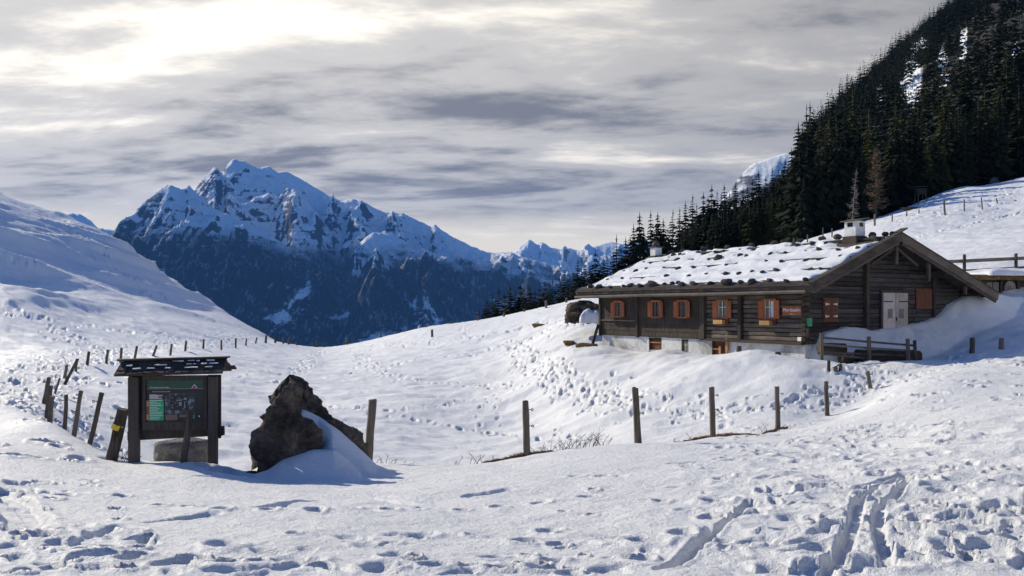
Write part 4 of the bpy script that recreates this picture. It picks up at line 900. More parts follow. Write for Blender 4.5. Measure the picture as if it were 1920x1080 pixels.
for y in np.arange(0.3, WY, 1.3): # rafter ends
    m = MB(); m.box((0, 0, 0), (1.5, 0.12, 0.14), rot=Matrix.Rotation(-A0, 3, 'Y'), bev=0.01); m.build('rafter', BEAM, roof, loc=(-0.05, float(y), roof_z(-0.05)-0.24))
for (x0, x1, a_) in ((EX0-0.05, RX+0.02, -A0), (RX-0.02, EX1+0.12, A1)):
    xm = (x0+x1)/2; Ln = abs(x1-x0)/math.cos(a_); zm = (roof_z(EX0)+(x0-EX0)*SL0+RZ)/2 if x0 < 0 else (RZ+RZ-(x1-RX)*SL1)/2
    m = MB(); m.box((0, 0, 0), (Ln, 0.06, 0.36), rot=Matrix.Rotation(a_, 3, 'Y'), bev=0.012, jit=0.006); m.build('bargeboard', BARGE, roof, loc=(xm, YF-0.035, zm-0.10))
    m = MB(); m.box((0, 0, 0), (Ln-0.25, 0.10, 0.13), rot=Matrix.Rotation(a_, 3, 'Y'), bev=0.01, jit=0.005); m.build('verge_board', BARGE, roof, loc=(xm, YF+0.02, zm-0.30 if x0 < 0 else zm-0.36))
    m = MB(); m.box((0, 0, 0), (Ln, 0.30, 0.05), rot=Matrix.Rotation(a_, 3, 'Y'), jit=0.006); m.build('verge_cap', ROOFWOOD, roof, loc=(xm, YF+0.07, zm+0.115))
m = MB(); m.box((0, 0, 0), (0.55, 0.34, 0.06), rot=Matrix.Rotation(-A0, 3, 'Y'), jit=0.01); m.build('ridge_board_end', ROOFWOOD, roof, loc=(RX+0.12, YF+0.05, RZ+0.20))
for x, zz in ((RX, RZ-0.42), (RX-3.2, roof_z(RX-3.2)-0.36), (RX+3.6, roof_z(RX+3.6)-0.36), (0.1, roof_z(0.1)-0.32), (WX-0.2, roof_z(WX-0.2)-0.36)):
    member('purlin', BEAM, roof, (x, -0.25, zz), (0.22, 1.5, 0.22), bev=0.02)
for x, zt, ln in ((RX, RZ-0.55, 0.75), (RX+2.35, roof_z(RX+2.35)-0.34, 0.85), (RX+5.2, roof_z(RX+5.2)-0.30, 0.5)):
    member('hanging_post', BARGE, roof, (x, YF+0.20, zt-ln/2), (0.15, 0.13, ln), jit=0.006)
for s in (-1, 1):
    m = MB(); m.box((0, 0, 0), (1.7, 0.10, 0.12), rot=Matrix.Rotation(s*A0*1.2, 3, 'Y'), bev=0.01); m.build('brace', BEAM, roof, loc=(RX+s*0.85, YF+0.25, RZ-0.95))
# snow on the slopes
def roof_snow(x0, x1, y0, y1, nx, ny, seed, thick, bare=None):
    X, Y = np.meshgrid(np.linspace(0, 1, nx), np.linspace(0, 1, ny), indexing='ij')
    yy = y0+(y1-y0)*Y
    e0 = x0+0.10*fbm(yy*0.9, yy*0+seed, 3, seed); e1 = x1+0.10*fbm(yy*0.8, yy*0+seed+3, 3, seed+4)
    xx = e0+(e1-e0)*X
    edge = np.minimum(np.minimum(X*abs(x1-x0), (1-X)*abs(x1-x0)), np.minimum(Y*(y1-y0), (1-Y)*(y1-y0)))
    th = thick*np.clip(edge/0.16, 0, 1)**0.5*(1+0.65*fbm(xx*0.9, yy*0.7, 4, seed+8))
    th = th*(1+0.22*np.sin(((xx-x0)/(x1-x0))*math.pi*2*4.6+0.6*np.sin(yy*0.5)))
    if bare is not None: th = th*(1-bare(xx, yy))
    rz = np.where(xx < RX, EZ0+(xx-EX0)*SL0, RZ-(xx-RX)*SL1)
    V = np.stack([xx, yy, rz-0.03+th], -1).reshape(-1, 3)
    o = link('roof_snow', np_mesh('roof_snow', V, grid_quads(nx, ny), SNOW_SOFT), roof); return o
def bare_l(x, y):
    a = np.exp(-(((x-4.4)/0.9)**2+((y-0.75)/1.25)**2)**2)*1.3 + np.exp(-(((x-4.6)/0.5)**2+((y-14.6)/0.9)**2)**2)*1.3
    v = sstep(4.45, 4.8, x)*0.75
    return np.clip(a+v+0.9*sstep(0.18, 0.36, fbm(x*1.3, y*0.9, 3, 7))*sstep(2.6, 4.3, x) + 0.8*sstep(0.22, 0.4, fbm(x*2.0, y*0.7, 3, 17))*(1-sstep(-0.6, 0.2, x)), 0, 1.2)
roof_snow(EX0+0.30, RX-0.02, YF+0.32, YB-0.45, 90, 220, 3, 0.15, bare_l)
roof_snow(RX+0.9, EX1-0.5, YF+0.35, YB-0.4, 40, 90, 9, 0.20)
# weighting poles and stones
def stone_mesh(seed, mat=STONE, sub=2):
    bm = bmesh.new(); bmesh.ops.create_icosphere(bm, subdivisions=sub, radius=1.0); r = random.Random(seed); off = Vector((r.random()*9, r.random()*9, r.random()*9))
    from mathutils import noise as mn
    for v in bm.verts:
        n = mn.noise(v.co*1.1+off)*0.42 + mn.noise(v.co*2.6+off)*0.16; p = v.co*(1+n)
        for ax in ((1, 0, 0.2), (-.5, .8, .1), (-.3, -.7, .5), (.2, .1, 1)):
            d_ = p.dot(Vector(ax).normalized())
            if d_ > 0.72: p -= Vector(ax).normalized()*(d_-0.72)*0.85
        v.co = p
    me = bpy.data.meshes.new('roof_stone'); bm.to_mesh(me); bm.free(); me.materials.append(mat); return me
STONES = [stone_mesh(i) for i in range(7)]
srows = [(-0.58, 1.0, 16), (0.55, 1.45, 11), (1.85, 1.15, 13), (3.05, 1.25, 12), (4.15, 1.2, 13)]
for ri, (xr_, step, cnt) in enumerate(srows):
    sx = xr_; y = YF+0.55+rnd.uniform(0, .4)
    for seg in range(3):
        ya = YF+0.35+seg*5.35; yb_ = min(YB-0.5, ya+5.6)
        lift = 0.085 if ri else 0.07
        m = MB(); m.tube([(0, ya, roof_z(sx)+lift), (rnd.uniform(-.04, .04), (ya+yb_)/2, roof_z(sx)+lift+rnd.uniform(-.03, .015)), (0, yb_, roof_z(sx)+lift-0.02)], [0.055, 0.06, 0.05], 7, 0.06)
        m.build('weight_pole', ROOFWOOD, roof, loc=(sx+0.10, 0, 0.10*SL0))
    while y < YB-0.9:
        s_ = rnd.lognormvariate(-2.05, 0.28)*(1.35 if ri == 0 else 1.0); x = sx+rnd.uniform(-0.14, 0.14)
        o = link('roof_stone', rnd.choice(STONES), roof, loc=(x, y, roof_z(x)+0.10+s_*0.22)); o.rotation_euler = (rnd.uniform(-.3, .3), -A0, rnd.uniform(0, 6.28)); o.scale = (s_*rnd.uniform(0.95, 1.5), s_*rnd.uniform(0.8, 1.1), s_*rnd.uniform(0.5, 0.8))
        y += step*rnd.uniform(0.45, 1.45)*0.9
for x, y in ((4.5, 0.05), (4.45, 1.9), (4.75, -0.4), (5.0, -0.62), (4.9, 0.35), (4.6, 2.9), (4.7, 4.3), (4.7, 5.9), (4.65, 7.4), (4.7, 9.2), (4.7, 11.0), (4.7, 12.7), (4.6, 13.6)):
    s_ = rnd.uniform(0.14, 0.22); o = link('roof_stone', rnd.choice(STONES), roof, loc=(x, y, RZ+0.04+s_*0.35)); o.rotation_euler = (0, 0, rnd.uniform(0, 6)); o.scale = (s_*1.1, s_, s_*0.75)
# chimneys
ch = MB(); ch.box((0, 0, 0.12), (0.66, 0.66, 1.38), bev=0.04); big = ch.build('chimney', CHIM, hut, loc=(4.45, 0.95, RZ-0.05)); big['label'] = 'large whitewashed chimney with a tilted slab'
base = MB(); base.box((0, 0, 0), (0.78, 0.78, 0.45), bev=0.03); base.build('chimney_foot', ROOFWOOD, big, loc=(0, 0, -0.12))
m = MB(); m.box((0, 0, 0), (0.94, 0.9, 0.05), rot=Matrix.Rotation(math.radians(-9), 3, 'Y'), jit=0.008); m.build('chimney_slab', BARGE, big, loc=(0, 0, 0.86))
for lx_, ly_, sz in ((-0.332, 0.0, (0.02, 0.28, 0.19)), (0.02, -0.332, (0.26, 0.02, 0.18))):
    m = MB(); m.box((0, 0, 0), sz); m.build('smoke_opening', IRON, big, loc=(lx_, ly_, 0.62))
ch = MB(); ch.box((0, 0, -0.08), (0.50, 0.50, 1.0), bev=0.03); sm_ = ch.build('chimney', CHIM, hut, loc=(4.25, 14.55, RZ-0.05)); sm_['label'] = 'small whitewashed chimney with a domed cap'
m = MB(); m.box((0, 0, 0), (0.66, 0.66, 0.06)); m.build('chimney_slab', STONE, sm_, loc=(0, 0, 0.44))
m = MB(); m.tube([(0, 0, 0), (0, 0, 0.16), (0, 0, 0.30), (0, 0, 0.36)], [0.22, 0.21, 0.14, 0.03], 12); m.build('chimney_dome', STONE, sm_, loc=(0, 0, 0.46), smooth=True)
m = MB(); m.box((0, 0, 0), (0.64, 0.64, 0.35)); m.build('chimney_foot', ROOFWOOD, sm_, loc=(0, 0, -0.25))
# --- windows of the long wall (wall faces -x)
def wall_window(y, z0, z1, w, sw, bars=True, box=False, curtain=False):
    zc, h = (z0+z1)/2, z1-z0; X0 = -0.035
    f = MB()
    for s in (-1, 1): f.box((0, s*(w/2+0.035), 0), (0.10, 0.07, h+0.14), bev=0.006)
    f.box((0, 0, h/2+0.04), (0.11, w+0.26, 0.09), bev=0.006); f.box((-0.01, 0, -h/2-0.035), (0.13, w+0.16, 0.07), bev=0.006)
    win = f.build('window', SHUTTER, hut, loc=(X0-0.02, y, zc))
    g = MB(); g.box((0, 0, 0), (0.02, w, h)); g.build('pane', GLASS, win, loc=(0.02, 0, 0))
    if curtain:
        c_ = MB(); c_.box((0, 0, 0), (0.01, w*0.34, h*0.95)); c_.build('curtain', CURTAIN, win, loc=(0.005, -w*0.28, 0))
    gb = MB(); gb.box((0, 0, 0), (0.03, 0.035, h)); gb.box((0, 0, h*0.12), (0.028, w, 0.028)); gb.box((0, w/2-0.02, 0), (0.027, 0.03, h)); gb.box((0, -w/2+0.02, 0), (0.027, 0.03, h)); gb.build('glazing_bar', CURTAIN if curtain or box else BARGE, win, loc=(-0.006, 0, 0))
    for s in (-1, 1):
        sh_ = MB(); sh_.box((0, 0, 0), (0.045, sw, h+0.04), bev=0.006); o = sh_.build('shutter', SHUTTER, win, loc=(-0.055, s*(w/2+0.075+sw/2), -0.01)); o.rotation_euler = (0, 0, s*rnd.uniform(0.02, 0.22))
    if box:
        bx = MB(); bx.box((-0.10, 0, 0), (0.20, 0.60, 0.20), bev=0.008); bx.build('planter_box', OCHRE, win, loc=(-0.06, 0.08, -h/2-0.22)); br = MB(); br.box((0, 0, 0), (0.06, 0.14, 0.26)); br.build('planter_bracket', DKSHUTTER, win, loc=(-0.03, -0.32, -h/2-0.2))
for y, bx, cu in ((1.90, True, True), (4.75, True, False), (7.50, False, False), (9.49, False, False), (12.65, False, False)):
    wall_window(y, 1.02, 1.78, 0.52, 0.26, True, bx, cu)
# name board beside the first window
nb = MB(); nb.box((0, 0, 0), (0.045, 1.02, 0.40), bev=0.008); sign = nb.build('name_board', SIGNWOOD, hut, loc=(-0.055, 0.66, 1.33)); sign['label'] = 'reddish board reading Mordaualm'
def text_mesh(txt, size, mat, name='lettering', ext=0.003):
    cu = bpy.data.curves.new(name, 'FONT'); cu.body = txt; cu.size = size; cu.align_x = 'CENTER'; cu.align_y = 'CENTER'; cu.extrude = ext; cu.resolution_u = 3
    ob = bpy.data.objects.new(name, cu); COL.objects.link(ob); dg = bpy.context.evaluated_depsgraph_get(); me = bpy.data.meshes.new_from_object(ob.evaluated_get(dg))
    bpy.data.objects.remove(ob); bpy.data.curves.remove(cu); me.materials.clear(); me.materials.append(mat); me.name = name; return me
# text faces -x on the long wall: text x axis runs along -y
ROT_WALL = Matrix(((0, 0, -1), (-1, 0, 0), (0, 1, 0))).to_4x4()
o = link('lettering', text_mesh('Mordaualm', 0.21, WHITEP, ext=0.004), sign); o.matrix_local = Matrix.Translation((-0.027, 0, 0.04)) @ ROT_WALL
o = link('lettering', text_mesh('1194 m', 0.075, WHITEP, ext=0.004), sign); o.matrix_local = Matrix.Translation((-0.027, 0.0, -0.13)) @ ROT_WALL
member('meter_box', WHITEP, hut, (-0.09, 0.20, 0.13), (0.08, 0.24, 0.17)); 
mb_ = MB(); mb_.box((0, 0, 0), (0.24, 0.14, 0.36), bev=0.02); mb_.build('mailbox', GREEN, hut, loc=(-0.02, -0.22, 0.86)); member('mailbox_board', BARGE, hut, (-0.12, -0.21, 0.42), (0.12, 0.04, 0.40))
# openings in the base
for y, w, z0, z1, kind in ((5.12, 1.0, -1.15, -0.04, 'door'), (7.5, 0.5, -0.75, -0.12, 'grid'), (9.75, 1.0, -0.72, -0.10, 'flap')):
    f = MB(); h = z1-z0
    for s in (-1, 1): f.box((0, s*(w/2-0.04), 0), (0.12, 0.08, h), bev=0.005)
    f.box((0, 0, h/2-0.04), (0.13, w, 0.08), bev=0.005)
    o = f.build('cellar_door' if kind == 'door' else 'cellar_window', BEAM, hut, loc=(0.16, y, (z0+z1)/2))
    p_ = MB(); p_.box((0, 0, 0), (0.03, w-0.14, h-0.08)); p_.build('leaf' if kind == 'door' else 'pane', DKSHUTTER if kind != 'grid' else GLASS, o, loc=(0.05, 0, -0.03))
    if kind == 'grid':
        for k in range(-1, 2): q_ = MB(); q_.box((0, 0, 0), (0.025, 0.025, h-0.08)); q_.build('bar', HINGE, o, loc=(0.0, k*0.11, -0.02))
        q_ = MB(); q_.box((0, 0, 0), (0.022, w-0.12, 0.025)); q_.build('bar', HINGE, o, loc=(0.0, 0, 0.05))
    if kind == 'flap':
        q_ = MB(); q_.box((0, 0, 0), (0.05, w-0.14, 0.05)); q_.build('ledge', OCHRE, o, loc=(-0.02, 0, 0.08))
    if kind == 'door':
        q_ = MB(); q_.box((0, 0, 0), (0.07, 0.16, h+0.42), bev=0.006); q_.build('door_plank', OCHRE, o, loc=(-0.14, -0.56, 0.05)); q_ = MB(); q_.box((0, 0, 0), (0.06, 0.13, h*0.75), bev=0.006); q_.build('door_plank', OCHRE, o, loc=(-0.10, -0.08, -0.16))
        q_ = MB(); q_.box((0, 0, 0), (0.04, 0.5, 0.05)); q_.build('door_batten', OCHRE, o, loc=(-0.05, 0.15, 0.1))
pr = MB(); pr.tube([(-0.75, WY+0.15, -1.6), (-0.1, WY+0.02, 0.55)], [0.09, 0.08], 7, 0.06); pr.build('prop', BEAM, hut)
# gable openings (face -y)
def gable_shutter(x0, x1, z0, z1, mat, hinges, name='window'):
    w, h = x1-x0, z1-z0; f = MB()
    for s in (-1, 1): f.box((s*(w/2+0.03), 0, 0), (0.06, 0.08, h+0.12))
    f.box((0, 0, h/2+0.035), (w+0.18, 0.085, 0.07)); f.box((0, 0, -h/2-0.035), (w+0.18, 0.09, 0.07))
    o = f.build(name, DKSHUTTER, hut, loc=((x0+x1)/2, -0.01, (z0+z1)/2))
    for s in (-1, 1):
        q = MB(); q.box((0, 0, 0), (w/2-0.012, 0.05, h), bev=0.006); lf = q.build('shutter', mat, o, loc=(s*w/4, -0.03, 0))
        for zz in (h*0.28, -h*0.30):
            if hinges: q = MB(); q.box((0, 0, 0), (w*0.26, 0.012, 0.05)); q.box((s*w*0.12, 0, 0), (0.045, 0.0125, 0.12)); q.build('hinge', HINGE, o, loc=(s*w*0.31, -0.064, zz))
    return o
gable_shutter(1.16, 1.98, 0.92, 1.82, DKSHUTTER, True); gable_shutter(7.6, 8.7, 1.50, 2.28, DKSHUTTER, False)
f = MB()
for s in (-1, 1): f.box((s*0.98, 0, 0), (0.10, 0.12, 2.3))
f.box((0, 0, 1.17), (2.1, 0.13, 0.10)); dr_ = f.build('barn_door', BEAM, hut, loc=(5.95, -0.02, 1.05))
for s in (-1, 1):
    q = MB(); q.box((0, 0, 0), (0.88, 0.06, 2.2), bev=0.008); q.build('door_leaf', GREYDOOR, dr_, loc=(s*0.455, -0.05, 0.0))
    q = MB(); q.box((0, 0, 0), (0.34, 0.02, 0.42)); q.build('pane', GLASS, dr_, loc=(s*0.42, -0.082, 0.15))
    q = MB(); q.box((0, 0, 0), (0.66, 0.015, 0.05)); q.build('strap_hinge', IRON, dr_, loc=(s*0.56, -0.088, 0.70))
q = MB(); q.box((0, 0, 0), (0.05, 0.04, 0.16)); q.build('latch', IRON, dr_, loc=(0.03, -0.09, -0.1))

# ------------------------------------------------------------------ fences
def fence_post(ptop, pbase, Y, width, label, group, insul=0, mat=POST, name='fence_post', sides=8, zbase=None):
    """weathered post from its foot to its top as seen at distance Y"""
    xb = (pbase[0]-CX)/FPX*Y; zb = gz(xb, Y) if zbase is None else zbase
    top = W(ptop[0], ptop[1], Y); foot = Vector((xb, Y, zb)); ax = top-foot; Ln = ax.length; d = ax.normalized()
    m = MB(); n = 6; pts = []; rad = []
    for i in range(n):
        t = i/(n-1); p = d*(Ln*t-0.35*(1-t)) + Vector((rnd.gauss(0, width*0.035), rnd.gauss(0, width*0.035), 0))*(0 < i < n-1)
        pts.append(p); rad.append(width/2*(1.06-0.14*t)*rnd.uniform(0.95, 1.06))
    m.tube(pts, rad, sides, 0.07)
    k = len(m.v)-sides
    for j in range(k, len(m.v)): m.v[j] = (m.v[j][0], m.v[j][1], m.v[j][2]+rnd.uniform(-.02, .02)*min(1, width*6))
    o = m.build(name, mat, None, loc=foot); tag(o, label, 'fence post', group)
    for q in range(insul):
        t = (0.84, 0.55, 0.3)[q]; p = d*Ln*t; q_ = MB(); s = 1 if (ptop[0] > 600) else -1
        r0 = width*0.45
        q_.tube([p+Vector((s*r0, -0.01, 0)), p+Vector((s*(r0+0.06), -0.01, 0))], [0.009, 0.009], 5)
        ring = [p+Vector((s*(r0+0.075+0.022*math.cos(a)), -0.01, 0.022*math.sin(a))) for a in np.linspace(0, 6.283, 9)]
        q_.tube(ring, [0.010]*9, 5, cap=False); q_.build('insulator', METAL, o)
    return o
NEAR = [((699, 749), (690, 858), 18.0, 0.175, 'weathered fence post touching the right side of the dark boulder', 0), ((985, 751), (988, 857), 18.5, 0.15, 'upright fence post in the dry grass, next right of the boulder post', 2),
        ((1191, 727), (1196, 832), 18.9, 0.155, 'thick upright fence post in clean snow below the hut wall', 2), ((1334, 726), (1337, 820), 21, 0.145, 'fence post beside a brown grass strip, below the cellar door', 2),
        ((1457, 725), (1460, 808), 24, 0.145, 'fence post at the end of the grass strip, below the name board', 2), ((1549, 715), (1551, 780), 27, 0.14, 'rough fence post standing alone in trampled snow below the hut corner', 2),
        ((1627, 697), (1632, 732), 29.5, 0.15, 'short leaning fence post nearest the wooden corral', 1)]
for t, b_, Y, w, lab, ins in NEAR: fence_post(t, b_, Y, w, lab, 'posts of the near fence', ins)
LEFT = [((231, 768), (207, 863), 15.8, 0.22, 'thick leaning post with a yellow mark left of the notice board', 1), ((191, 737), (168, 834), 17, 0.10, 'slanting thin post next left of the yellow-marked post', 2), ((152, 733), (138, 818), 18, 0.10, 'second thin post left of the yellow-marked post', 2),
        ((124, 740), (121, 807), 19, 0.09, 'straight thin post between the slanting posts and the left cluster', 2), ((97, 743), (92, 791), 20.5, 0.12, 'front post of the close cluster at the far left', 0), ((95, 723), (86, 776), 23, 0.13, 'middle post of the close cluster at the far left', 0),
        ((92, 708), (82, 763), 26, 0.14, 'rear tall post of the close cluster at the far left', 1), ((112, 709), (103, 738), 33, 0.09, 'short thin post just behind the left cluster', 0), ((146, 673), (121, 727), 38, 0.15, 'long post leaning far over to the right on the left path', 0),
        ((125, 684), (121, 716), 41, 0.15, 'upright post just left of the far-leaning post', 0), ((145, 674), (142, 699), 46, 0.12, 'post half hidden behind the top of the far-leaning post', 0)]
for t, b_, Y, w, lab, ins in LEFT: fence_post(t, b_, Y, w, lab, 'posts of the left fence', ins)
yp = [o for o in bpy.data.objects if o.get('label', '').startswith('thick leaning post with a yellow')][0]
m = MB(); m.tube([(0, 0, 0), (0.014, 0, 0.10)], [0.118, 0.117], 10, cap=False); o = m.build('yellow_mark', YELLOW, yp, loc=(0.125, 0, 0.62)); o.rotation_euler = (0, 0.24, 0)
ROWP = [((167, 659), (163, 688), 50), ((202, 656), (199, 683), 53), ((228, 652), (226, 680), 56), ((257, 649), (252, 674), 60), ((294, 648), (287, 671), 63), ((322, 645), (319, 666), 67), ((349, 639), (347, 660), 71), ((382, 636), (381, 656), 76), ((415, 637), (415, 654), 82), ((442, 634), (442, 652), 88),
        ((462, 635), (461, 651), 92), ((482, 633), (479, 647), 96), ((499, 629), (498, 644), 100), ((517, 632), (516, 643), 103), ((531, 633), (531, 644), 105), ((543, 632), (541, 646), 106), ((556, 641), (556, 647), 109), ((594, 639), (593, 652), 112),
        ((650, 632), (650, 649), 109), ((714, 624), (714, 636), 107), ((761, 621), (761, 627), 106), ((799, 610), (799, 619), 105), ((810, 618), (810, 629), 92), ((846, 603), (846, 609), 104), ((896, 594), (896, 606), 102), ((945, 586), (945, 598), 100), ((983, 579), (983, 588), 100), ((1024, 563), (1024, 577), 96), ((1062, 558), (1062, 569), 96)]
for i, (t, b_, Y) in enumerate(ROWP):
    if i < 18: lab, g = '%s post from the left in the long fence at the foot of the snow slope' % ORD[i], 'posts along the foot of the left slope'
    else: lab, g = '%s small post from the left along the skyline crest beside the hut' % ORD[i-18], 'posts along the snowy crest'
    fence_post(t, b_, Y, 0.19 if i < 12 else 0.27, lab, g, sides=6)
HILLP = [((1465, 450), (1465, 462), 112), ((1488, 446), (1488, 458), 112), ((1514, 440), (1514, 451), 112), ((1543, 427), (1543, 443), 112), ((1560, 428), (1560, 437), 112), ((1640, 401), (1640, 419), 112), ((1673, 402), (1673, 413), 112), ((1700, 396), (1700, 408), 114), ((1723, 393), (1723, 405), 114), ((1770, 375), (1772, 396), 108), ((1808, 374), (1808, 390), 110), ((1840, 370), (1842, 389), 110), ((1868, 372), (1870, 386), 112), ((1903, 375), (1905, 387), 112)]
for i, (t, b_, Y) in enumerate(HILLP): fence_post(t, b_, Y, 0.18 if i not in (5, 9) else 0.26, '%s post from the left in the fence crossing the right hill' % ORD[i], 'posts of the hill fence', sides=6)
# corral at the gable corner
cr_ = empty('corral_fence', (W(1540, 660, 34.2).x, 34.2, -2.1)); tag(cr_, 'grey pole corral fence in the shade at the hut corner', 'fence')
def rel(px, py, Y): return W(px, py, Y)-cr_.location
for px, pt, pb, w in ((1540, 624, 700, 0.16), (1629, 631, 705, 0.17), (1702, 635, 705, 0.16), (1715, 638, 700, 0.14)):
    m = MB(); m.tube([rel(px, pb, 34.2), rel(px+1, (pt+pb)/2, 34.2), rel(px, pt, 34.2)], [w/2]*3, 8, 0.06); m.build('post', POST, cr_)
for (a_, b_) in (((1541, 633), (1716, 648)), ((1541, 646), (1716, 658)), ((1541, 660), (1716, 667)), ((1533, 662), (1627, 672))):
    m = MB(); p, q = rel(*a_, 34.32), rel(*b_, 34.32); m.tube([p, p.lerp(q, .5)+Vector((0, 0, rnd.uniform(-.03, .02))), q], [0.05, 0.048, 0.045], 6, 0.06); m.build('rail', RAIL, cr_)
tr = MB(); c = W(1665, 670, 34.9); tr.box((0, 0, 0), (2.7, 0.45, 0.55), bev=0.09, jit=0.02); o = tr.build('log_trough', BEAM, None, loc=(c.x, c.y, -1.98)); tag(o, 'dark hewn log trough lying behind the corral rails', 'trough'); o.rotation_euler = (0, 0.02, 0.02)
tr = MB(); tr.tube([(-0.55, 0, 0), (0.55, 0, 0)], [0.26, 0.22], 10, 0.08); o = tr.build('log', BEAM, None, loc=(W(1560, 650, 35.2).x, 35.2, -1.66)); tag(o, 'short dark log end at the left end of the corral', 'log')
tr = MB(); tr.tube([(0, 0.3, 0), (0, -0.3, 0)], [0.24, 0.24], 12, 0.05); o = tr.build('log', BEAM, None, loc=(W(1586, 679, 34.6).x, 34.6, -2.05)); tag(o, 'round log end in the snow under the corral rails', 'log')
for px, pt, pb, lab in ((1822, 633, 664, 'left of two lone posts in the shaded snow by the hut'), (1877, 634, 656, 'right of two lone posts in the shaded snow by the hut')):
    fence_post((px+1, pt), (px, pb), 34.6, 0.20, lab, 'lone posts in the shaded snow')
# post stumps with boards by the bank
st = empty('gate_stump', (W(1566, 690, 31.6).x, 31.6, gz(W(1566, 690, 31.6).x, 31.6))); tag(st, 'cluster of three cut board ends sticking out of the snow bank', 'stump')
for px, pt, pb, w in ((1553, 676, 700, 0.13), (1566, 688, 708, 0.17), (1575, 683, 712, 0.15)):
    m = MB(); p, q = W(px, pb, 31.6)-st.location, W(px+1, pt, 31.6)-st.location; m.tube([p-Vector((0, 0, .4)), q], [w/2, w/2*0.95], 6, 0.08); m.build('board_end', POST, st)
m = MB(); m.tube([W(1562, 690, 31.55)-st.location, W(1577, 682, 31.55)-st.location], [0.03, 0.03], 6); m.build('cross_piece', RAIL, st)
fence_post((1386, 649), (1386, 668), 35.6, 0.22, 'short pale stump against the whitewashed hut base', None, name='stump_post')
rk = link('small_stone', STONES[2], None, (W(1459, 662, 34.2).x, 34.2, gz(W(1459, 662, 34.2).x, 34.2)+0.03)); rk.scale = (.14, .12, .10); tag(rk, 'small dark stone poking out of the snow bank', 'stone')
# rail fence on the right
rf_ = empty('rail_fence', (W(1860, 500, 50).x, 50.0, gz(W(1860, 500, 50).x, 50.0))); tag(rf_, 'two-rail wooden fence behind the right end of the hut', 'fence')
for px, pt in ((1808, 477), (1905, 475), (2010, 470)):
    m = MB(); x = (px-CX)/FPX*50; zg = gz(x, 50.0); m.tube([Vector((x, 50, zg-0.4))-rf_.location, W(px, pt, 50)-rf_.location], [0.10, 0.09], 7, 0.06); m.build('post', POST, rf_)
for (a_, b_, hh) in (((1770, 491), (2060, 478), 0.20), ((1776, 510), (2060, 494), 0.17)):
    p, q = W(*a_, 50.18)-rf_.location, W(*b_, 50.18)-rf_.location; m = MB(); dd = q-p; m.box((0, 0, 0), (dd.length, 0.05, hh), rot=Matrix.Rotation(-math.atan2(dd.z, dd.x), 3, 'Y'), jit=0.008); m.build('rail', RAIL, rf_, loc=(p+q)/2)
# small shed on the right
sh_o = W(1865, 560, 45.5); shed = empty('small_shed', (sh_o.x, sh_o.y, gz(sh_o.x, sh_o.y)), math.radians(16)); tag(shed, 'low shed with turf roof under a thick snow cap', 'shed')
zt = W(0, 524, 45.5).z-shed.location.z
m = MB(); m.box((1.6, 1.2, zt/2-0.6), (5.0, 2.0, zt+1.2)); m.build('wall', BEAM, shed)
for k in range(3): member('wall_post', BEAM, shed, (-0.6+k*1.15, 0.14, zt/2-0.3), (0.16, 0.14, zt+0.6))
member('window', GLASS, shed, (0.02, 0.17, zt-0.45), (0.85, 0.06, 0.62)); member('window_sash', RAIL, shed, (0.02, 0.13, zt-0.45), (0.04, 0.04, 0.62))
m = MB(); m.tube([(0, 0, 0), (0, 0.08, 0)], [0.36, 0.36], 18); m.build('round_stone', PALEROCK, shed, loc=(1.12, 0.08, zt-0.42))
tf = MB(); tf.box((1.3, 1.1, 0), (6.4, 2.7, 0.26), bev=0.08, jit=0.04); tf.build('turf_roof', EARTH, shed, loc=(0, 0, zt+0.12))
def snow_pillow(name, parent, cx, cy, z, lx, ly, h, seed):
    nx, ny = 46, 24; A, B = np.meshgrid(np.linspace(-1, 1, nx), np.linspace(-1, 1, ny), indexing='ij'); e = np.clip(1-np.maximum(np.abs(A)**3, np.abs(B)**3), 0, 1)**0.5
    V = np.stack([cx+A*lx*(1+.05*fbm(B*2, A*0+seed, 2, seed)), cy+B*ly*(1+.10*fbm(A*3, A*0+seed, 2, seed)), z+h*e*(1+.3*fbm(A*2, B*2, 2, seed))], -1).reshape(-1, 3)
    return link(name, np_mesh(name, V, grid_quads(nx, ny), SNOW_SOFT), parent)
snow_pillow('roof_snow', shed, 1.9, 1.0, zt+0.2, 2.6, 1.45, 0.42, 5)
# hunting stand at the forest edge
hs_p = W(1726, 374, 130); hst = empty('hunting_stand', (hs_p.x, 130.0, gz(hs_p.x, 130.0))); tag(hst, 'small raised hunting stand of grey boards at the forest edge', 'hunting stand')
for sx in (-.55, .55):
    for sy in (-.5, .5): m = MB(); m.tube([(sx*1.2, sy*1.2, -0.4), (sx, sy, 1.5)], [0.07, 0.06], 6); m.build('leg', POST, hst)
m = MB(); m.box((0, 0, 0), (1.3, 1.2, 0.85), bev=0.02); m.build('cabin', BEAM, hst, loc=(0, 0, 1.75)); m = MB(); m.box((0, 0, 0), (0.8, 0.03, 0.3)); m.build('opening', IRON, hst, loc=(0, -0.61, 1.95)); m = MB(); m.box((0, 0, 0), (1.6, 1.5, 0.07), rot=Matrix.Rotation(0.1, 3, 'X')); m.build('stand_roof', BEAM, hst, loc=(0, 0, 2.5))

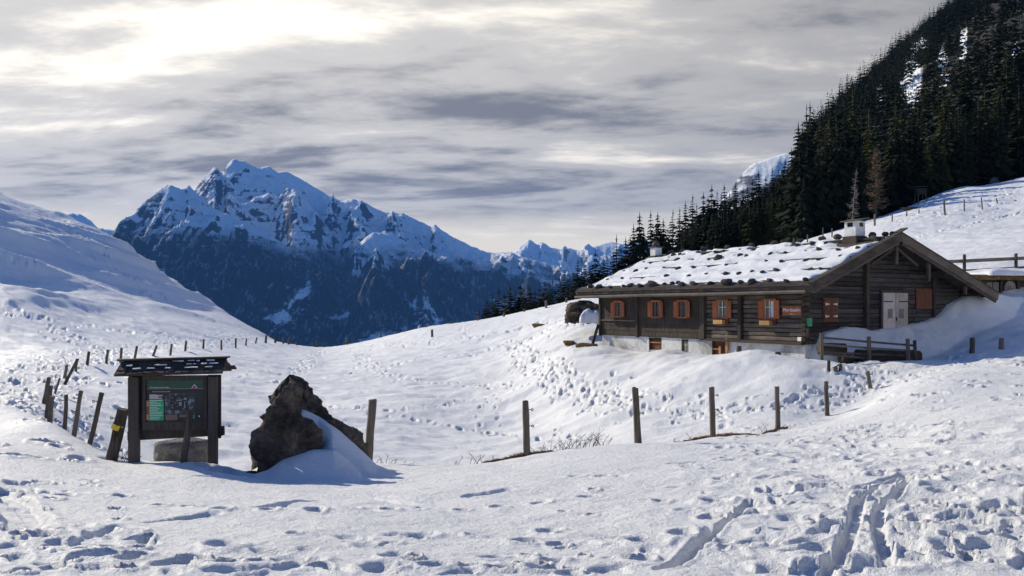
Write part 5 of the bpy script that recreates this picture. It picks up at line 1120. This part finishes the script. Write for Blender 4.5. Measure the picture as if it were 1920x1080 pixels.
# ------------------------------------------------------------------ boulders
def ring_rock(name, prof, Y, mat, label, cat, depth=0.75, seed=1, amp=0.06, nseg=40, dense=34, group=None, facets=0):
    """boulder from left/right edges at several heights; rounded in depth and roughened"""
    a = np.array(prof, float); pys = np.linspace(a[0, 0], a[-1, 0], dense); xl = (np.interp(pys, a[:, 0], a[:, 1])-CX)/FPX*Y; xr = (np.interp(pys, a[:, 0], a[:, 2])-CX)/FPX*Y; zz = (HY-pys)/FPX*Y
    cx0 = float(np.mean((xl+xr)/2)); z0 = float(zz[-1]); th = np.linspace(0, 2*math.pi, nseg, endpoint=False)
    C, S_ = np.cos(th), np.sin(th); ex = 0.8
    ca = np.sign(C)*np.abs(C)**ex; sa = np.sign(S_)*np.abs(S_)**ex
    wv = (xr-xl)/2; X = (xl+xr)[:, None]/2+wv[:, None]*ca; Yv = (np.minimum(wv, wv.max()*0.8)*depth)[:, None]*sa; Z = np.repeat(zz[:, None], nseg, 1)
    n = 1.5*fbm(X*1.9+seed, Z*1.9+Yv*1.7, 5, seed+200, 0.55)*amp*2.2 + np.abs(fbm(X*4+Yv*3, Z*4-Yv*2.0, 4, seed+210, 0.6))*amp*1.3
    n = n+(ridged(X*1.7+Yv*1.1+seed, Z*2.0-Yv*0.8, 4, seed+220)-0.8)*amp*(1.3 if facets else 0.0)
    X = X+ca*n; Yv = Yv+sa*n*1.2; Z = Z+0.4*n
    V = np.stack([X-cx0, Yv, Z-z0], -1).reshape(-1, 3); fr_r = np.random.default_rng(seed)
    for k in range(facets):
        nv = fr_r.normal(size=3); nv[2] = nv[2]*0.7; nv /= np.linalg.norm(nv); i0 = fr_r.integers(len(V)); pr_ = (V-V[i0])@nv; near = np.linalg.norm(V-V[i0], axis=1) < fr_r.uniform(0.15, 0.35)*(xr-xl).max()*0.6
        V = V-np.outer(np.where(near & (pr_ > -0.02), np.minimum((pr_+0.02)*0.9, 0.05), 0), nv)
    V = np.vstack([V, [(X[0].mean()-cx0, Yv[0].mean(), Z[0].max()-z0+0.02)], [(X[-1].mean()-cx0, 0, -0.2)]])
    i = np.arange(dense*nseg).reshape(dense, nseg); Q = np.stack([i[:-1], np.roll(i, -1, 1)[:-1], np.roll(i, -1, 1)[1:], i[1:]], -1).reshape(-1, 4)
    me = bpy.data.meshes.new(name); faces = [tuple(q) for q in Q]+[(int(i[0, k]), int(dense*nseg), int(i[0, (k+1) % nseg])) for k in range(nseg)]
    me.from_pydata([tuple(v) for v in V], [], faces); me.update(); bm = bmesh.new(); bm.from_mesh(me); bmesh.ops.recalc_face_normals(bm, faces=bm.faces[:]); bm.to_mesh(me); bm.free()
    me.polygons.foreach_set('use_smooth', [True]*len(me.polygons)); me.materials.append(mat)
    o = link(name, me, None, (cx0, Y, z0)); tag(o, label, cat, group); return o
bould = ring_rock('boulder', [(704, 540, 556), (708, 533, 566), (716, 529, 584), (728, 527, 594), (740, 524, 598), (752, 517, 604), (764, 509, 612), (776, 502, 626), (790, 497, 642), (805, 489, 655), (820, 482, 668), (838, 478, 680), (852, 478, 686), (866, 484, 684), (878, 480, 676), (895, 468, 660), (930, 468, 660)], 16.1, ROCK, 'big dark jagged boulder with a snow drift against its front', 'boulder', 0.62, 4, 0.042, 110, 100, None, 60)
lobe = ring_rock('lower_lobe', [(716, 536, 552), (738, 527, 559), (756, 518, 564), (774, 507, 570), (786, 497, 580), (800, 488, 590), (814, 479, 597), (830, 473, 600), (846, 471, 596), (857, 474, 584), (866, 490, 566), (880, 488, 540), (900, 470, 510), (925, 466, 500)], 15.05, ROCK, None, None, 0.55, 9, 0.035, 90, 80, None, 45)
mw = lobe.location.copy(); lobe.parent = bould; lobe.location = mw-bould.location
pb_ = ring_rock('pale_boulder', [(822, 330, 372), (826, 312, 384), (834, 300, 390), (846, 296, 394), (860, 290, 396), (880, 285, 398)], 17.2, PALEROCK, 'smooth pale boulder half buried in snow under the notice board', 'boulder', 0.8, 14, 0.03, 40, 26)
lb = ring_rock('boulder', [(566, 1086, 1108), (569, 1076, 1118), (575, 1070, 1122), (584, 1066, 1124), (594, 1063, 1126), (606, 1060, 1128)], 57.0, ROCK, 'dark snow-capped boulder on the slope left of the hut', 'boulder', 0.8, 21, 0.12, 40, 26)
sp_ = snow_pillow('snow_cap', lb, 0.30, -0.85, 0.05, 0.72, 0.85, 0.85, 3)
for (pxs, py, Y, sx, lab) in ((1098, 636, 48.2, 0.55, 'brown turf hummock at the far corner of the hut base'), (1112, 640, 47.6, 0.35, 'smaller brown turf hummock beside the leaning prop'), (1012, 601, 78, 0.7, 'brown bare patch with a stone in the snow far left of the hut'), (1068, 592, 56.0, 0.42, 'brown turf lump at the left foot of the snow-capped boulder'), (1708, 389, 122, 1.5, 'brown bare grass patch below the hunting stand'), (472, 892, 14.75, 0.12, 'tuft of yellow turf under the left foot of the big boulder')):
    x = (pxs-CX)/FPX*Y; o = link('turf_hummock', stone_mesh(int(pxs), EARTH, 4), None, (x, Y, gz(x, Y)+sx*0.06)); o.scale = (sx, sx*0.8, sx*(0.45 if sx < 1 else 0.16)); tag(o, lab, 'turf')
x = (1864-CX)/FPX*141; o = link('small_boulder', stone_mesh(77, ROCK, 3), None, (x, 141, gz(x, 141.0)+0.4)); o.scale = (0.9, 0.8, 1.1); tag(o, 'small dark boulder on the skyline at the forest edge', 'boulder')

# ------------------------------------------------------------------ dry grass and twigs along the near fence
def grass(px0, px1, Y0, Y1, n, label, hmin=0.05, hmax=0.16):
    m = MB(); x0 = (px0-CX)/FPX*Y0; x1 = (px1-CX)/FPX*Y1; c = Vector(((x0+x1)/2, (Y0+Y1)/2, 0)); c.z = gz(c.x, c.y)
    for i in range(n):
        t = rnd.random(); Y = Y0+(Y1-Y0)*t+abs(rnd.gauss(0, 0.07)); x = x0+(x1-x0)*t; p = Vector((x, Y, gz(x, Y)-0.015)); h = rnd.uniform(hmin, hmax)*(1-abs(2*t-1)*0.6); a = rnd.uniform(0, 6.28); L_ = Vector((math.cos(a), math.sin(a)*0.7, 0))*h*rnd.uniform(0.4, 1.6)
        w = Vector((-math.sin(a), math.cos(a), 0))*0.009; q = p+Vector((0, 0, h*0.7))+L_*0.45; e = p+Vector((0, 0, h*0.75))+L_
        m.add([p-w-c, p+w-c, q+w*0.8-c, q-w*0.8-c, e-c], [(0, 1, 2, 3), (3, 2, 4)])
    o = m.build('dry_grass', DRYGRASS, None, loc=c); tag(o, label, 'grass', None, 'stuff')
    tm = MB(); k = 40
    for i in range(k+1):
        t = i/k; Y = Y0+(Y1-Y0)*t; x = x0+(x1-x0)*t; w = 0.16*math.sin(math.pi*t)**0.5*(0.6+0.5*rnd.random()); z = gz(x, Y)
        for dy, dz in ((-w, -0.05), (-w*0.4, 0.035), (w*0.3, 0.05), (w, -0.05)): tm.v.append((x-c.x, Y+dy+0.05-c.y, z+dz*(1 if dz < 0 else min(1, w*9))-c.z+rnd.uniform(-.008, .008)))
        if i: tm.f += [(4*i-4+j, 4*i-3+j, 4*i+1+j, 4*i+j) for j in range(3)]
    tm.build('turf', EARTH, o); return o
grass(905, 1045, 18.2, 18.7, 1500, 'brown dry grass round the foot of the post right of the boulder'); grass(1250, 1425, 19.9, 22.8, 1500, 'brown dry grass strip between two posts below the hut'); grass(1430, 1480, 23.0, 24.6, 150, 'thin dry grass at the last post of the grass strip')
def twigs(px, Y, n, spread, hmax, label):
    x = (px-CX)/FPX*Y; c = Vector((x, Y, gz(x, Y))); m = MB()
    for i in range(n):
        ox, oy = rnd.gauss(0, spread), rnd.gauss(0, spread*0.3); p = Vector((ox, oy, gz(x+ox, Y+oy)-c.z-0.03)); a = rnd.uniform(-1, 1); h = hmax*rnd.uniform(0.4, 1.0)
        q = p+Vector((a*h*0.4, rnd.uniform(-.1, .1)*h, h*0.55)); e = q+Vector((a*h*rnd.uniform(0.2, 0.7), 0, h*rnd.uniform(0.1, 0.5)))
        m.tube([p, q, e], [0.006, 0.0045, 0.0025], 4, cap=False)
        for k in range(2):
            s = p.lerp(e, rnd.uniform(0.4, 0.9)); m.tube([s, s+Vector((rnd.uniform(-1, 1)*h*0.3, 0, h*rnd.uniform(0.05, 0.3)))], [0.004, 0.002], 3, cap=False)
    o = m.build('dry_twigs', TWIG, None, loc=c); tag(o, label, 'twigs', None, 'stuff')
twigs(745, 17.9, 12, 0.22, 0.26, 'bent dry twigs in the snow right of the boulder'); twigs(868, 18.0, 10, 0.25, 0.32, 'sparse dry twigs left of the grass strip post'); twigs(1030, 18.8, 16, 0.20, 0.42, 'dry twigs right of the grassy fence post'); twigs(1075, 18.9, 26, 0.28, 0.50, 'thicket of tall dry twigs midway between two fence posts'); twigs(1125, 19.0, 10, 0.2, 0.38, 'few dry twigs left of the thick upright post')
twigs(232, 15.7, 14, 0.13, 0.30, 'tangle of fine twigs between the yellow-marked post and the notice board'); twigs(1275, 20.3, 6, 0.15, 0.30, 'single tall twigs at the left end of the grass strip'); twigs(1440, 23.6, 8, 0.25, 0.30, 'short twigs before the last grass-strip post'); twigs(1480, 24.4, 6, 0.15, 0.26, 'short twigs right of the last grass-strip post')

# ------------------------------------------------------------------ the notice board
BY = 15.5; SC = FPX/BY
def bx_(px): return (px-325)/SC
def bz_(py): return (866-py)/SC
nbp = empty('notice_board', (W(325, 866, BY).x, BY, W(325, 866, BY).z), math.radians(5)); tag(nbp, 'dark wooden notice board with shingled roof and green poster', 'notice board')
for px0, px1, pb in ((246, 264, 864), (390, 406, 872)):
    m = MB(); zt_, zb_ = bz_(706), bz_(pb)-0.4; m.box((0, 0, 0), ((px1-px0)/SC, 0.16, zt_-zb_), bev=0.012, jit=0.004); m.build('post', BOARDWOOD, nbp, loc=(bx_((px0+px1)/2), -0.02, (zt_+zb_)/2))
m = MB(); m.box((0, 0, 0), (bx_(386)-bx_(266), 0.03, bz_(706)-bz_(806))); m.build('back_panel', BOARDWOOD, nbp, loc=(bx_(326), 0.06, (bz_(706)+bz_(806))/2))
for px0, px1 in ((241, 272), (386, 410)):
    m = MB(); m.box((0, 0, 0), ((px1-px0)/SC, 0.05, bz_(704)-bz_(824)), bev=0.006); m.build('frame_board', BOARDWOOD, nbp, loc=(bx_((px0+px1)/2), 0.09, (bz_(704)+bz_(824))/2))
fr = MB()
for a_, b_, c_, d_ in ((270, 388, 790, 806), (270, 388, 704, 712)): fr.box((bx_((a_+b_)/2), 0.0, (bz_(c_)+bz_(d_))/2), ((b_-a_)/SC, 0.09, (d_-c_)/SC), bev=0.005)
for a_, b_ in ((270, 276), (381, 388)): fr.box((bx_((a_+b_)/2), 0.0, (bz_(712)+bz_(790))/2), ((b_-a_)/SC, 0.085, 78/SC), bev=0.005)
fr.build('poster_frame', BOARDWOOD, nbp)
m = MB(); m.box((0, 0, 0), ((415-239)/SC, 0.10, 18/SC), bev=0.01, jit=0.004); o = m.build('cross_beam', BOARDWOOD, nbp, loc=(bx_(327), 0.115, bz_(814))); o.rotation_euler = (0, math.radians(-2.5), 0)
m = MB(); m.box((0, 0, 0), ((388-268)/SC, 0.07, 12/SC), bev=0.008); m.build('lower_board', BOARDWOOD, nbp, loc=(bx_(328), 0.10, bz_(799)))
# little roof
rl = (425-228)/SC; rz1, rz0 = bz_(677), bz_(709); rcx = bx_(326.5)
rr_ = MB()
for s in (-1, 1): rr_.box((0, s*0.19, -0.155), (rl-0.06, 0.48, 0.03), rot=Matrix.Rotation(s*-0.0, 3, 'X'))
rr_.v = []; rr_.f = []
for s in (-1, 1):
    rr_.add([(-rl/2+0.02, 0, 0), (rl/2-0.02, 0, 0), (rl/2-0.02, s*0.36, -0.20), (-rl/2+0.02, s*0.36, -0.20), (-rl/2+0.02, 0, -0.03), (rl/2-0.02, 0, -0.03), (rl/2-0.02, s*0.34, -0.23), (-rl/2+0.02, s*0.34, -0.23)], [(0, 1, 2, 3), (4, 7, 6, 5), (0, 3, 7, 4), (1, 5, 6, 2), (3, 2, 6, 7)])
nroof = rr_.build('roof', BOARDWOOD, nbp, loc=(rcx, 0, rz1)); nroof.rotation_euler = (0, math.radians(-1.2), 0)
NSH = []
for i in range(4): m = MB(); m.box((0, 0, 0), (0.13+0.02*i, 0.15, 0.022), jit=0.006); NSH.append(m.mesh('shingle', ROOFWOOD))
ang = math.atan2(0.20, 0.36)
for r_ in range(4):
    for s in (-1, 1):
        x = -rl/2+0.06
        while x < rl/2-0.04:
            i = rnd.randrange(4); w = 0.13+0.02*i; t = 0.10+r_*0.27
            o = link('shingle', NSH[i], nroof, loc=(x+w/2, s*0.36*t, -0.20*t+0.025+rnd.uniform(-.004, .006))); o.rotation_euler = (-s*(ang-0.10), 0, rnd.uniform(-.05, .05)); x += w+0.006
m = MB(); m.box((0, 0, 0), (rl+0.04, 0.16, 0.03), jit=0.006); m.build('ridge_cap', ROOFWOOD, nroof, loc=(0, 0, 0.045))
sn_ = MB()
for k in range(18):
    t = rnd.choice((0.24, 0.5, 0.77)); x = rnd.uniform(-rl/2+.1, rl/2-.1); sn_.box((x, -0.36*t-0.03, -0.20*t+0.055), (rnd.uniform(.04, .2), 0.022, 0.010), rot=Matrix.Rotation(ang-.1, 3, 'X'), jit=0.006)
o = sn_.build('snow_remnant', SNOW_SOFT, nroof); o['kind'] = 'stuff'
# poster, flat print in thin layers
def crop(cx, cy): return bx_(240+0.1296*cx), bz_(690+0.1296*cy)
PY = -0.012
pcol = {'night': (0.012, 0.016, 0.016), 'green_dark': (0.015, 0.08, 0.045), 'green': (0.03, 0.40, 0.17), 'brown': (0.20, 0.12, 0.09), 'orange': (0.6, 0.3, 0.1), 'white': (0.85, 0.85, 0.82), 'red': (0.6, 0.07, 0.05), 'grey': (0.25, 0.28, 0.30), 'black': (0.006, 0.007, 0.009)}
PM = {k: flat_mat('print_'+k, v, 0.45) for k, v in pcol.items()}
x0, z1 = crop(262, 165); x1, z0 = crop(1095, 850)
m = MB(); m.box((0, 0, 0), (x1-x0, 0.02, z1-z0)); poster = m.build('poster', PM['night'], nbp, loc=((x0+x1)/2, 0.012, (z0+z1)/2)); poster['label'] = 'dark green printed poster about work on the alpine pasture'
PL = poster.location
layer_no = 0
def patch(name, ca, cb, col, mat=None):
    global layer_no
    (xa, za), (xb, zb) = crop(*ca), crop(*cb); layer_no += 1; y = -0.0102-0.0006*layer_no
    m = MB(); m.box((0, 0, 0), (abs(xb-xa), 0.001, abs(za-zb))); return m.build(name, mat or PM[col], poster, loc=((xa+xb)/2-PL.x, y, (za+zb)/2-PL.z))
patch('print_band', (265, 180), (1090, 300), 'green_dark'); patch('print_band', (270, 775), (1090, 845), 'green_dark'); patch('print_line', (275, 297), (1085, 304), 'grey'); patch('print_line', (275, 768), (1085, 774), 'grey')
patch('print_block', (320, 378), (500, 445), 'brown'); patch('print_block', (320, 450), (520, 760), 'green'); patch('print_strip', (276, 470), (315, 555), 'orange'); patch('print_strip', (276, 562), (315, 655), 'brown'); patch('print_strip', (276, 662), (315, 750), 'orange')
def photo_mat():
    m, t, b, L = mat_new('printed_photograph'); v = coords(t, L, (9, 9, 9)); n = noise_node(t, L, v, 1.1, 5, 0.7); r = ramp_node(t, [(0.36, (0.006, 0.008, 0.011)), (0.52, (0.03, 0.04, 0.05)), (0.62, (0.20, 0.25, 0.29)), (0.75, (0.45, 0.50, 0.54))]); L(n, r.inputs[0]); L(r.outputs[0], b.inputs['Base Color']); b.inputs['Roughness'].default_value = 0.4; return m
patch('printed_photo', (545, 365), (965, 665), None, photo_mat()); patch('printed_photo_dark', (620, 400), (860, 610), 'black'); patch('print_block', (548, 675), (715, 755), 'brown'); patch('print_block', (745, 675), (960, 715), 'brown')
fg = MB()
for k in range(26):
    cx_, cy_ = rnd.uniform(630, 850), rnd.uniform(430, 600); (xa, za) = crop(cx_, cy_); fg.box((xa-PL.x, -0.0215, za-PL.z), (rnd.uniform(.008, .02), 0.001, rnd.uniform(.008, .028)))
for cx_, cy_, w, h in ((745, 465, .05, .02), (825, 445, .05, .04), (755, 520, .045, .07), (815, 540, .012, .09)):
    (xa, za) = crop(cx_, cy_); fg.box((xa-PL.x, -0.022, za-PL.z), (w, 0.001, h))
fg.build('printed_figures', PM['grey'], poster)['kind'] = 'stuff'
tl = MB()
for cy_ in list(range(385, 440, 13))+list(range(468, 752, 24)):
    (xa, za) = crop(325, cy_); (xb, _) = crop(rnd.uniform(420, 512), cy_); tl.box(((xa+xb)/2-PL.x, -0.022, za-PL.z), (xb-xa, 0.001, 0.008))
tl.build('small_print', PM['white'], poster)['kind'] = 'stuff'
def ptxt(txt, cx_, cy_, size, col):
    (xa, za) = crop(cx_, cy_); o = link('lettering', text_mesh(txt, size, PM[col], ext=0.0004), poster); o.rotation_euler = (math.pi/2, 0, 0); o.location = (xa-PL.x, -0.023, za-PL.z); return o
ptxt('Die Arbeit auf der Alm', 465, 280, 0.036, 'white'); ptxt('viel zu oft romantisch verklärt', 490, 340, 0.026, 'white')
def emblem(cx_, cy_, s, cols):
    (xa, za) = crop(cx_, cy_); y = -0.0235
    m = MB(); m.add([(-1.1*s, y, -.35*s), (1.1*s, y, -.35*s), (0, y, 1.0*s), (-1.1*s, y+.001, -.35*s)], [(0, 1, 2)]); m.build('emblem', PM[cols[0]], poster, loc=(xa-PL.x, 0, za-PL.z))
    m = MB(); m.add([(-.75*s, y-.001, -.25*s), (.75*s, y-.001, -.25*s), (0, y-.001, .6*s)], [(0, 1, 2)]); m.build('emblem', PM[cols[1]], poster, loc=(xa-PL.x, 0, za-PL.z))
    m = MB(); m.box((0, y-.001, -.45*s), (2.4*s, 0.001, .3*s)); m.build('emblem', PM[cols[2]], poster, loc=(xa-PL.x, 0, za-PL.z))
emblem(955, 275, 0.05, ('white', 'black', 'red')); (xa, za) = crop(1022, 700); m = MB(); m.box((0, 0, 0), (0.022, 0.001, 0.022), rot=Matrix.Rotation(math.pi/4, 3, 'Y')); m.build('emblem', PM['white'], poster, loc=(xa-PL.x, -0.0235, za-PL.z)); patch('emblem', (925, 690), (955, 735), 'green')
# weathered post standing right in front of the poster
fence_post((357, 770), (344, 864), 15.05, 0.125, 'crooked weathered post standing in front of the notice board', None, 1, name='crooked_post')
